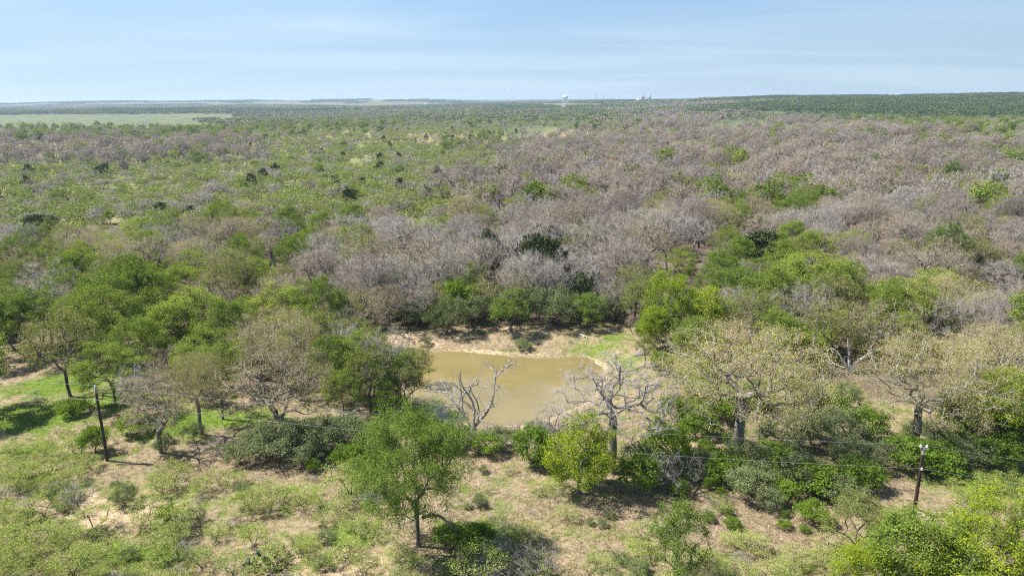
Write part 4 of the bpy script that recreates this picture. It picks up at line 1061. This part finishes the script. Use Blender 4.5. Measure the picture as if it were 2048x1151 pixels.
# ------------------------------------------------------------------ dead wood
def tube_path(pts, radii, k=6, name='limb'):
    P_ = np.array(pts, float); R_ = np.array(radii, float)
    T = np.gradient(P_, axis=0); X, Y = frame_of(T)
    for i in range(1, len(P_)):     # keep the frame from flipping
        if X[i] @ X[i - 1] < 0: X[i] *= -1; Y[i] *= -1
    a = np.arange(k) * 2 * math.pi / k
    V = (P_[:, None] + (X[:, None] * np.cos(a)[None, :, None] + Y[:, None] * np.sin(a)[None, :, None]) * R_[:, None, None]).reshape(-1, 3)
    n = len(P_); F = []
    for i in range(n - 1):
        for j in range(k): F.append((i * k + j, i * k + (j + 1) % k, (i + 1) * k + (j + 1) % k, (i + 1) * k + j))
    return V, np.array(F), 0
def caps(P, R, k=8):
    a = np.arange(k) * 2 * math.pi / k
    V = np.concatenate([[[P[0], P[1], P[2]]], np.stack([P[0] + R * np.cos(a), P[1] + R * np.sin(a), np.full(k, P[2])], 1)])
    return V, np.array([[0, 1 + i, 1 + (i + 1) % k] for i in range(k)]), 0
def snag(name, base, dirs, mat, label, r0=0.28, seg=7, seed=1, sub=3, cat='dead tree', twigs=4):
    r = np.random.default_rng(seed)
    e = empty(name, tuple(base)); tag(e, label, cat)
    # low stub that all limbs spring from
    build('trunk', [tube_path([(0, 0, -0.4), (0.02, 0, 0.3), (0.0, 0.03, 0.8)], [r0 * 1.4, r0 * 1.2, r0 * 0.9], 8)], [mat], e)
    for (dx, dy, dz_, ln, rr) in dirs:
        d = np.array([dx, dy, dz_], float); d /= np.linalg.norm(d)
        p = np.array([0, 0, 0.55]); pts = [p.copy()]; parts_ = []
        for i in range(seg):
            d = d + r.normal(size=3) * (0.20 if sub > 1 else 0.11); d[2] += 0.02; d /= np.linalg.norm(d); p = p + d * ln / seg; pts.append(p.copy())
        parts_.append(tube_path(pts, np.linspace(rr, rr * 0.28, len(pts)), 6))
        for s in range(sub):
            i = int(r.integers(2, seg)); q = np.array(pts[i]); dd = (np.array(pts[i]) - np.array(pts[i - 1])); dd /= np.linalg.norm(dd); dd = dd + r.normal(size=3) * 0.75; dd[2] += 0.15; dd /= np.linalg.norm(dd)
            l2 = ln * r.uniform(0.3, 0.6); pp = [q.copy()]
            for _ in range(5):
                dd = dd + r.normal(size=3) * 0.28; dd /= np.linalg.norm(dd); q = q + dd * l2 / 5; pp.append(q.copy())
            parts_.append(tube_path(pp, np.linspace(rr * 0.42, rr * 0.10, 6), 5))
            for t in range(twigs):
                j = int(r.integers(1, 6)); q2 = np.array(pp[j]); d3 = dd + r.normal(size=3) * 0.8; d3 /= np.linalg.norm(d3); l3 = l2 * r.uniform(0.25, 0.6)
                pq = [q2.copy()]
                for _ in range(3): d3 = d3 + r.normal(size=3) * 0.35; d3 /= np.linalg.norm(d3); q2 = q2 + d3 * l3 / 3; pq.append(q2.copy())
                parts_.append(tube_path(pq, np.linspace(rr * 0.14, rr * 0.04, 4), 4))
        build('limb', parts_, [mat], e)
    return e
snag('white_snag', gp(1698, 744), [(-0.8, 0, 1.0, 4.6, .27), (-0.1, 0.2, 1.2, 5.0, .24), (0.7, 0.1, 1.0, 5.4, .27), (-1.2, 0, 0.5, 4.2, .18)], M['bark_white'], 'bleached white broken snag standing between the two big tan oaks', seed=5, sub=1, twigs=1)
snag('fallen_bare_tree', gp(945, 868), [(-0.8, 0.3, 0.9, 8.0, .20), (0.5, 0.5, 1.0, 9.0, .24), (0.0, 0.6, 1.1, 8.2, .2), (-0.35, 0.5, 0.9, 7.4, .16), (0.9, 0.2, 0.6, 7.2, .16)], M['bark_dead'], 'fallen bare grey tree whose curling branches stick up before the pond', seed=11, sub=6, twigs=7)
snag('brush_pile', gp(690, 835), [(1, 0.2, 0.12, 3.0, .09), (0.6, 0.9, 0.12, 2.4, .08), (-1, 0.3, 0.1, 2.6, .08), (-0.5, -0.8, 0.15, 2.0, .07), (0.9, -0.5, 0.15, 2.6, .07)], M['bark_white'], 'pile of pale cut branches on the ground left of the pond', seed=8, sub=2, cat='branches', r0=.12, twigs=2)
snag('brush_pile', gp(1130, 900), [(1, 0.4, 0.5, 3.4, .10), (-0.6, 0.9, 0.4, 3.4, .09), (-1, 0.1, 0.5, 3.6, .10), (0.3, -0.8, 0.3, 2.6, .08), (0.2, 0.6, 0.9, 3.6, .09)], M['bark_grey'], 'tangled heap of grey branches beside the slim fresh green tree', seed=18, sub=4, cat='branches', r0=.14, twigs=4)
snag('brush_pile', gp(1870, 1110) + np.array([0, 0, 2.2]), [(1, 0.3, 0.5, 2.6, .07), (-0.6, 0.5, 0.6, 2.6, .07), (0.3, -0.8, 0.6, 2.2, .06)], M['bark_white'], 'pale dead branches poking out of the lower right trees', seed=28, sub=3, cat='branches', r0=.08, twigs=3)
# drooping dead limb of the foreground tree
b0 = gp(845, 1092)
limb = build('drooping_dead_limb', [tube_path([b0 + np.array(q) for q in [(0.1, 0, 2.95), (0.9, -0.1, 3.3), (1.7, -0.2, 3.25), (2.5, -0.3, 2.6), (3.3, -0.5, 1.7), (3.9, -0.6, 0.9), (4.4, -0.7, 0.1)]], [.16, .14, .12, .10, .08, .06, .03]),
    tube_path([b0 + np.array(q) for q in [(2.5, -0.3, 2.6), (2.9, 0.1, 2.0), (3.1, 0.5, 1.0), (3.4, 0.6, 0.2)]], [.06, .05, .035, .02])], [M['bark_grey']])
tag(limb, 'bare limb arching down from the trunk of the big foreground tree', 'branch')
# logs
def log(u, v, ln, ang, r0, mat, label, bend=0.15, name='fallen_log'):
    p = gp(u, v); d = np.array([math.cos(ang), math.sin(ang), 0])
    n = 6; pts = []
    for i in range(n):
        f = i / (n - 1) - 0.5; q = p + d * ln * f + np.array([-d[1], d[0], 0]) * math.sin(f * 5) * bend
        q[2] = float(terrain(np.array([q[0]]), np.array([q[1]]))[0]) + r0 * 0.8; pts.append(q)
    o = build(name, [tube_path(pts, np.linspace(r0, r0 * 0.5, n), 7)], [mat]); tag(o, label, 'log')
log(270, 928, 4.2, -0.05, 0.09, M['bark'], 'thin dark log lying right of the foot of the left utility pole')
log(440, 874, 3.8, -0.35, 0.09, M['bark'], 'fallen branch on the shaded ground right of the slim tan tree', name='fallen_branch')
log(1335, 985, 3.5, -0.7, 0.08, M['bark_grey'], 'grey fallen branch right of the slim fresh green tree', name='fallen_branch')
log(1162, 670, 2.2, 0.5 + 1.57, 0.16, M['bark_white'], 'short bleached log lying on the far bank of the pond')
log(1168, 672, 1.8, 0.2 + 1.9, 0.11, M['bark_white'], 'thinner bleached log beside the short one on the far bank')
log(1660, 1070, 2.2, 0.3, 0.05, M['bark_grey'], 'slender grey stick on the dry grass before the lower right trees', name='fallen_branch')

def rock(u, v, w, h, mat, label, seed=1, name='boulder'):
    r = np.random.default_rng(seed); p = gp(u, v)
    n, k = 7, 14; V = []
    for i in range(n):
        t = i / (n - 1) * math.pi / 2
        for j in range(k):
            a = j / k * 6.283; rr = w / 2 * math.cos(t) * (1 + 0.25 * math.sin(3 * a + seed) * r.uniform(0.6, 1)) + 0.02
            V.append((p[0] + rr * math.cos(a) * 1.2, p[1] + rr * math.sin(a) * 0.9, p[2] - 0.1 + h * math.sin(t) * r.uniform(0.85, 1.1)))
    F = [(i * k + j, i * k + (j + 1) % k, (i + 1) * k + (j + 1) % k, (i + 1) * k + j) for i in range(n - 1) for j in range(k)]
    o = build(name, [(np.array(V), np.array(F), 0)], [mat], smooth=False); tag(o, label, 'rock')
M['stone'] = plain('grey_stone', (0.22, 0.185, 0.16), 0.9, var=0.25, scale=1.5)
M['sandstone'] = plain('pale_sandstone', (0.52, 0.40, 0.26), 0.9, var=0.25, scale=2.5)
rock(1283, 707, 2.2, 0.7, M['stone'], 'grey stone mound at the right end of the far bank', 3)

# stones and clods along the waterline
def stones():
    parts_ = []; r = np.random.default_rng(4)
    for i in range(230):
        f = r.uniform(0, len(POND)); k = int(f); g = f - k
        a_, b_ = POND[k % len(POND)], POND[(k + 1) % len(POND)]
        q = a_ * (1 - g) + b_ * g; nrm = q - PC; nrm = nrm / np.linalg.norm(nrm); q = q + nrm * abs(r.normal()) * 2.2 + r.normal(size=2) * 0.5
        z = float(terrain(np.array([q[0]]), np.array([q[1]]))[0]); s = r.uniform(0.04, 0.17) * (2 if i % 17 == 0 else 1)
        v = np.array([[1, 0, 0], [0, 1, 0], [-1, 0, 0], [0, -1, 0], [0, 0, .8], [0, 0, -.8]]) * s * r.uniform(0.6, 1.3, (6, 1))
        c, s2 = math.cos(i), math.sin(i); v = np.stack([v[:, 0] * c - v[:, 1] * s2, v[:, 0] * s2 + v[:, 1] * c, v[:, 2]], 1)
        parts_.append((v + np.array([q[0], q[1], z + s * 0.2]), np.array([[0, 1, 4], [1, 2, 4], [2, 3, 4], [3, 0, 4], [1, 0, 5], [2, 1, 5], [3, 2, 5], [0, 3, 5]]), 0))
    o = build('shore_stones', parts_, [M['sandstone']]); tag(o, 'pale stones and clods scattered along the waterline', kind='stuff')
stones()

# prickly pears
M['cactus'] = plain('prickly_pear_pads', (0.035, 0.055, 0.028), 0.6, var=0.3)
def cactus(u, v, s, label, seed):
    r = np.random.default_rng(seed); p = gp(u, v); e = empty('prickly_pear', tuple(p)); tag(e, label, 'cactus')
    me = None
    for i in range(16):
        if me is None:
            k = 10; a = np.arange(k) * 2 * math.pi / k
            ring = np.stack([np.cos(a) * 0.5, np.zeros(k), 0.6 + np.sin(a) * 0.62], 1)
            V = np.concatenate([ring * [1, 1, 1], [[0, 0.09, .6]], [[0, -0.09, .6]]]); F = np.array([[j, (j + 1) % k, k] for j in range(k)] + [[(j + 1) % k, j, k + 1] for j in range(k)])
            me = build('pad', [(V, F, 0)], [M['cactus']], link=False)
        o = bpy.data.objects.new('pad', me); COL.objects.link(o); o.parent = e
        o.location = (r.normal() * 0.55 * s, r.normal() * 0.45 * s, abs(r.normal()) * 0.42 * s); o.rotation_euler = (r.normal() * 0.5, r.normal() * 0.6, r.uniform(0, 3.1)); q = s * r.uniform(0.28, 0.46); o.scale = (q, q, q)
cactus(520, 1138, 1.5, 'large dark prickly pear at the bottom edge left of the big foreground tree', 1)
cactus(545, 1120, 1.1, 'smaller prickly pear just behind the large one at the bottom edge', 2)
cactus(176, 816, 0.7, 'small dark prickly pear on the lawn left of the left utility pole', 3)
cactus(362, 1020, 0.6, 'tiny prickly pear right of a round dark bush in the left clearing', 4)
cactus(690, 1118, 0.6, 'small prickly pear near the left foot of the foreground tree', 6)

# ------------------------------------------------------------------ power line
M['pole'] = bark('creosoted_pole', (0.035, 0.022, 0.018), (0.085, 0.055, 0.045), 5.0)
M['pole_top'] = plain('grey_pole_cap', (0.30, 0.28, 0.26), 0.8)
M['porcelain'] = plain('white_porcelain', (0.8, 0.8, 0.78), 0.25, var=0.03)
M['wire'] = plain('aluminium_wire', (0.33, 0.33, 0.33), 0.6, 0.3, var=0.05)
M['steel'] = plain('galvanised_steel', (0.4, 0.4, 0.4), 0.5, 0.7, var=0.08)
def lathe(prof, k=12):
    prof = np.array(prof, float); n = len(prof); a = np.arange(k) * 2 * math.pi / k
    V = np.stack([prof[:, 0][:, None] * np.cos(a), prof[:, 0][:, None] * np.sin(a), np.repeat(prof[:, 1][:, None], k, 1)], -1).reshape(-1, 3)
    F = np.array([(i * k + j, i * k + (j + 1) % k, (i + 1) * k + (j + 1) % k, (i + 1) * k + j) for i in range(n - 1) for j in range(k)])
    return V, F, 0
def boxg(x0, x1, y0, y1, z0, z1):
    V = np.array([(x, y, z) for x in (x0, x1) for y in (y0, y1) for z in (z0, z1)], float)
    F = np.array([(0, 1, 3, 2), (4, 6, 7, 5), (0, 4, 5, 1), (2, 3, 7, 6), (0, 2, 6, 4), (1, 5, 7, 3)])
    return V, F, 0
INS = [(0.0, 0), (0.07, 0), (0.11, 0.05), (0.05, 0.07), (0.09, 0.12), (0.045, 0.15), (0.07, 0.19), (0.0, 0.24)]
def pole(base, Hp, label, n_ins, dirline, znl):
    e = empty('utility_pole', tuple(base), math.atan2(dirline[1], dirline[0])); tag(e, label, 'utility pole', 'wooden utility poles of the power line')
    build('shaft', [lathe([(0.19, -0.5), (0.185, 0), (0.165, Hp * 0.4), (0.14, Hp * 0.93)], 12)], [M['pole']], e)
    build('shaft_top', [lathe([(0.142, Hp * 0.93), (0.138, Hp - 0.02), (0.11, Hp + 0.03), (0, Hp + 0.05)], 12)], [M['pole_top']], e)
    for s in ([-1, 1] if n_ins == 2 else [0]):
        br = build('bracket', [boxg(-0.03 + s * 0.02, 0.03 + s * 0.02, -0.03, 0.03, Hp - 0.05, Hp + 0.12) if s == 0 else tube_path([(s * 0.1, 0, Hp - 0.25), (s * 0.24, 0, Hp - 0.05), (s * 0.26, 0, Hp + 0.1)], [.025] * 3, 6)], [M['steel']], e)
        i_ = build('insulator', [lathe([(a_ * 1.25, z * 1.2 + Hp + 0.1) for a_, z in INS], 12)], [M['porcelain']], e)
        if s: i_.location = (s * 0.26, 0, 0)
    i_ = build('insulator', [lathe([(a_ * 1.1, z * 1.1) for a_, z in INS], 12)], [M['porcelain']], e); i_.location = (0, -0.30, znl - 0.12)
    build('bracket', [boxg(-0.03, 0.03, -0.32, -0.12, znl - 0.19, znl - 0.14)], [M['steel']], e)
    return e
PA = gp(215, 921); PB = gp(1822, 1062)
HA = height_for(PA, 775); HB = height_for(PB, 896)
dl = (PB - PA)[:2]; dl = dl / np.linalg.norm(dl)
pole(PA, HA, 'dark wooden utility pole with one white insulator on the left, in the clearing', 1, dl, HA - 1.35)
pole(PB, HB, 'dark wooden utility pole with paired white insulators on the right, behind leafy crowns', 2, dl, HB - 1.9)
print('poles', PA, PB, HA, HB)
def wire(a, b, sag, label, r=0.010):
    n = 40; pts = []
    for i in range(n + 1):
        f = i / n; q = a * (1 - f) + b * f; q[2] -= sag * 4 * f * (1 - f); pts.append(q)
    o = build('power_line_wire', [tube_path(pts, [r] * (n + 1), 4)], [M['wire']]); tag(o, label, 'wire', 'wires of the power line')
off = np.array([0, 0, 0.3]); s3 = (PB - PA); s3[2] = 0
ta, tb = PA + [0, 0, HA + 0.32], PB + [0, 0, HB + 0.32]
perp = np.array([dl[1], -dl[0], 0]) * 0.30
na_, nb_ = PA + [0, 0, HA - 1.32] + perp, PB + [0, 0, HB - 1.88] + perp
wire(ta, tb, 1.0, 'upper bare wire running between the two utility poles')
wire(na_, nb_, 1.1, 'lower bare wire running between the two utility poles')
wire(ta - s3 * 0.8 + [0, 0, 0.8], ta, 0.7, 'upper wire leaving the left pole to the left edge')
wire(na_ - s3 * 0.8 + [0, 0, 0.8], na_, 0.8, 'lower wire leaving the left pole to the left edge')
wire(tb, tb + s3 * 0.8 + [0, 0, -0.8], 1.6, 'upper wire leaving the right pole to the right edge')
wire(nb_, nb_ + s3 * 0.8 + [0, 0, -0.8], 1.6, 'lower wire leaving the right pole to the right edge')

# ------------------------------------------------------------------ far structures
M['white_paint'] = plain('white_paint', (0.8, 0.8, 0.8), 0.5, var=0.03)
M['dark_steel'] = plain('dark_steel', (0.10, 0.11, 0.13), 0.6, var=0.1)
M['brown_clad'] = plain('brown_cladding', (0.20, 0.17, 0.16), 0.7, var=0.1)
M['roof_white'] = plain('white_roofs', (0.75, 0.75, 0.75), 0.5, var=0.05)
def at_far(u, D, vz=None):
    d = ray(u, 196); t = D / math.hypot(d[0], d[1]); x, y = d[0] * t, d[1] * t
    return np.array([x, y, float(terrain(np.array([x]), np.array([y]))[0])])
def z_at(u, v, D):
    d = ray(u, v); return CAM_H + d[2] * D / math.hypot(d[0], d[1])
p = at_far(1130.5, 3000)
e = empty('water_tower', tuple(p)); tag(e, 'white water tower on the horizon above the middle of the woods', 'water tower')
zt = z_at(1130, 190.3, 3000) - p[2]; zb = zt - 15
prof = [(0.0, zb - 1), (4, zb - 0.4), (8.6, zb + 3), (10.6, zb + 7), (10.2, zb + 10.2), (7.2, zb + 13.2), (3, zb + 14.8), (0.9, zb + 15), (0.8, zb + 16), (0, zb + 16)]
build('tank', [lathe(prof, 24)], [M['white_paint']], e, smooth=True)
build('riser', [lathe([(1.6, -2), (1.3, zb - 0.9)], 12)], [M['white_paint']], e)
for i in range(6):
    a = i * math.pi / 3; build('leg', [tube_path([(11 * math.cos(a), 11 * math.sin(a), -2), (9.3 * math.cos(a), 9.3 * math.sin(a), zb + 4)], [.55, .55], 6)], [M['white_paint']], e)
build('catwalk', [lathe([(10.7, zb + 6.6), (11.8, zb + 6.6), (11.8, zb + 7.6), (11.7, zb + 7.6)], 24)], [M['white_paint']], e)
# power plant
D0 = 4300
p = at_far(1294, D0); mpp = D0 / FPX
e = empty('power_plant', tuple(p)); tag(e, 'power plant with two dark chimney stacks on the horizon right of the water tower', 'power plant')
hz = z_at(1294, 187.5, D0) - p[2]; hb = z_at(1294, 193, D0) - p[2]
for s in (-1, 1):
    x = s * 6.8 * mpp
    st_ = build('chimney', [lathe([(3.4, -2), (2.9, hz), (2.4, hz), (2.4, hz - 3)], 14)], [M['dark_steel']], e); st_.location = (x, 0, 0)
    b_ = build('boiler_house', [boxg(x - 5 * mpp if s < 0 else x - 6 * mpp, x - 0.7 * mpp if s < 0 else x - 1.3 * mpp, -12, 12, -2, hb - (3 if s > 0 else 0))], [M['brown_clad']], e)
    build('duct', [boxg(x + 0.1 * mpp if s < 0 else x - 0.6 * mpp - 3, x + 3 * mpp if s < 0 else x - 3.2, -5, -3.6, hb - 9, hb - 4)], [M['dark_steel']], e)
build('turbine_hall', [boxg(-19 * mpp, -13.5 * mpp, -15, 15, -2, hb - 13)], [M['roof_white']], e)
build('cooling_unit', [boxg(-11 * mpp, -1.5 * mpp, -20, -13, -2, hb - 14)], [M['brown_clad']], e)
for i, (u, w) in enumerate([(1317, 5), (1325, 6), (1334, 7), (1343, 4), (1281 - 12, 4)]):
    q = at_far(u, D0 + 60); o = empty('warehouse', tuple(q)); hh = 5 + 2 * (i % 2)
    tag(o, ['smallest', 'second', 'third', 'rightmost', 'leftmost'][i] + ' white roofed shed in the row beside the distant power plant', 'shed', 'white sheds on the horizon')
    wv_ = w * mpp / 2
    build('wall', [boxg(-wv_, wv_, -20, 20, -3, hh)], [M['roof_white']], o)
    V = np.array([(-wv_ - 1, -21, hh), (wv_ + 1, -21, hh), (wv_ + 1, 0, hh + 4), (-wv_ - 1, 0, hh + 4), (wv_ + 1, 21, hh), (-wv_ - 1, 21, hh)]); build('roof', [(V, np.array([(0, 1, 2, 3), (3, 2, 4, 5)]), 0)], [M['roof_white']], o)
def mast(u, vt, D, label, lattice=True, w=2.0):
    p = at_far(u, D); h = z_at(u, vt, D) - p[2]
    e = empty('transmission_tower' if lattice else 'radio_mast', tuple(p)); tag(e, label, 'pylon' if lattice else 'mast', 'faint towers along the horizon')
    if lattice:
        for sx in (-1, 1):
            for sy in (-1, 1): build('leg', [tube_path([(sx * w * 2.2, sy * w * 2.2, -2), (sx * w * 0.4, sy * w * 0.4, h * 0.75), (sx * 0.2, sy * 0.2, h)], [.3, .25, .2], 4)], [M['steel']], e)
        for z, l in ((h * 0.72, 7), (h * 0.84, 6), (h * 0.95, 4)): build('cross_arm', [boxg(-l, l, -0.5, 0.5, z, z + 0.9)], [M['steel']], e)
    else:
        build('shaft', [tube_path([(0, 0, -2), (0, 0, h * 0.5), (0, 0, h)], [w, w * 0.8, w * 0.4], 6)], [M['steel']], e)
        for i in range(3): a = i * 2.094; build('guy_wire', [tube_path([(math.cos(a) * h * 0.5, math.sin(a) * h * 0.5, 0), (0, 0, h * 0.9)], [.12, .12], 3)], [M['steel']], e)
mast(1193, 187, 3600, 'tall dark mast on the horizon between the water tower and the power plant', False, 1.1)
mast(1161, 188, 3900, 'thin lattice pylon just right of the white water tower')
mast(1207, 189.5, 4400, 'short faint pylon right of the tall dark mast')
for i, (u, v) in enumerate([(236, 200), (340, 199.5), (400, 197.5), (438, 195.5), (482, 198), (548, 196), (600, 197), (624, 193.5), (98, 201), (890, 194.5), (979, 194.5)]):
    mast(u, v, 5600, ['first', 'second', 'third', 'fourth', 'fifth', 'sixth', 'seventh', 'tallest', 'pair like', 'faint central', 'last'][i] + ' faint pylon on the horizon ' + ('left of the water tower' if u > 700 else 'above the left hand woods' if u > 150 else 'near the left edge'))
# pale buildings on the far plain
wi = 0
for (u, D, w, h, lab) in [(1560, 9000, 22, 12, 'long white warehouse on the horizon above the right hand ridge'), (1592, 8600, 10, 10, 'shorter white warehouse right of the long one on the horizon'),
    (1668, 9000, 14, 10, 'pale flat building on the horizon above the green ridge'), (1790, 9400, 24, 12, 'wide pale building on the horizon toward the right edge'), (1975, 9400, 30, 13, 'wide white warehouse on the horizon near the right edge'),
    (122, 4300, 4, 9, 'small white farm building before the left horizon ridge'), (690, 4400, 3, 8, 'white house in the distant fields left of the middle'), (898, 4000, 4, 8, 'white barn at the edge of the distant central fields'),
    (850, 4800, 3, 8, 'small pale house in the distant central fields')]:
    q = at_far(u, D); q[2] = max(q[2], 0) if D < 6000 else max(q[2], z_at(u, 191.5 - (u - 1560) * 0.0075, D) - h * 0.5); o = empty('distant_building', tuple(q)); m_ = D / FPX; wv_ = w * m_ / 2
    tag(o, lab, 'building', 'pale buildings on the horizon')
    build('wall', [boxg(-wv_, wv_, -wv_ * 0.6, wv_ * 0.6, -25, h)], [M['roof_white']], o)
    V = np.array([(-wv_ - 1, -wv_ * 0.6 - 1, h), (wv_ + 1, -wv_ * 0.6 - 1, h), (wv_ + 1, 0, h + 3), (-wv_ - 1, 0, h + 3), (wv_ + 1, wv_ * 0.6 + 1, h), (-wv_ - 1, wv_ * 0.6 + 1, h)]); build('roof', [(V, np.array([(0, 1, 2, 3), (3, 2, 4, 5)]), 0)], [M['roof_white']], o)

# ------------------------------------------------------------------ haze
hm, N, L = new_mat('thin_air')
o_ = N.new('ShaderNodeOutputMaterial'); pv_ = N.new('ShaderNodeVolumePrincipled'); pv_.inputs['Color'].default_value = (0.62, 0.78, 1.0, 1); pv_.inputs['Density'].default_value = 9e-5
pv_.inputs['Anisotropy'].default_value = 0.2
L.new(pv_.outputs[0], o_.inputs['Volume'])
hz_ = build('haze', [boxg(-21000, 21000, -21500, 21500, -22, 72)], [hm]); tag(hz_, 'thin blue air over the plain', kind='stuff')

# ------------------------------------------------------------------ labels: kind, where it stands, and its place in that row
ORD = ['', 'first', 'second', 'third', 'fourth', 'fifth', 'sixth', 'seventh', 'eighth', 'ninth', 'tenth', 'eleventh', 'twelfth', 'thirteenth', 'fourteenth', 'fifteenth', 'sixteenth', 'seventeenth', 'eighteenth', 'nineteenth', 'twentieth'] + ['twenty-' + q for q in 'first second third fourth fifth sixth seventh eighth ninth'.split()] + ['thirtieth'] + ['thirty-' + q for q in 'first second third fourth fifth sixth seventh eighth ninth'.split()] + ['fortieth']
def zone(u, v, d):
    side = ['at left edge', 'well left of pond', 'left of the pond', 'before pond left half' if d < 100 else 'behind pond left half',
            'before pond right half' if d < 100 else 'behind pond right half', 'right of the pond', 'well right of pond', 'at right edge'][int(np.searchsorted([256, 512, 800, 1024, 1280, 1536, 1792], u))]
    band = ['at bottom edge', 'in the near clearing', 'past the near clearing', 'under the power line', 'at pond level', 'past the far bank', 'in the first woods', 'in the next woods',
            'in deeper woods', 'in middle woods', 'in farther woods', 'in quite far woods', 'in very far woods', 'in nearly farthest woods', 'in farthest woods'][int(np.searchsorted([60, 68, 78, 90, 108, 125, 142, 160, 185, 215, 250, 300, 360, 430], d))]
    return side, band
zz_ = {}
for t in THINGS:
    if t[5]: continue
    zz_.setdefault((t[1], *zone(t[2], t[3], t[4])), []).append(t)
for (k, side, band), lst in zz_.items():
    lst.sort(key=lambda t: t[2])
    for i, t in enumerate(lst):
        base = f'{DESC[k]} {band} {side}'
        if len(lst) > 1 and len(lst) <= 40:
            base += ', ' + ('leftmost' if i == 0 else 'rightmost' if i == len(lst) - 1 else ORD[i + 1] + ' from the left')
        t[0]['label'] = base
print('things', len(THINGS), 'objects', len(bpy.data.objects), 'tris~', sum(len(m.loops) - 2 * len(m.polygons) for m in bpy.data.meshes))
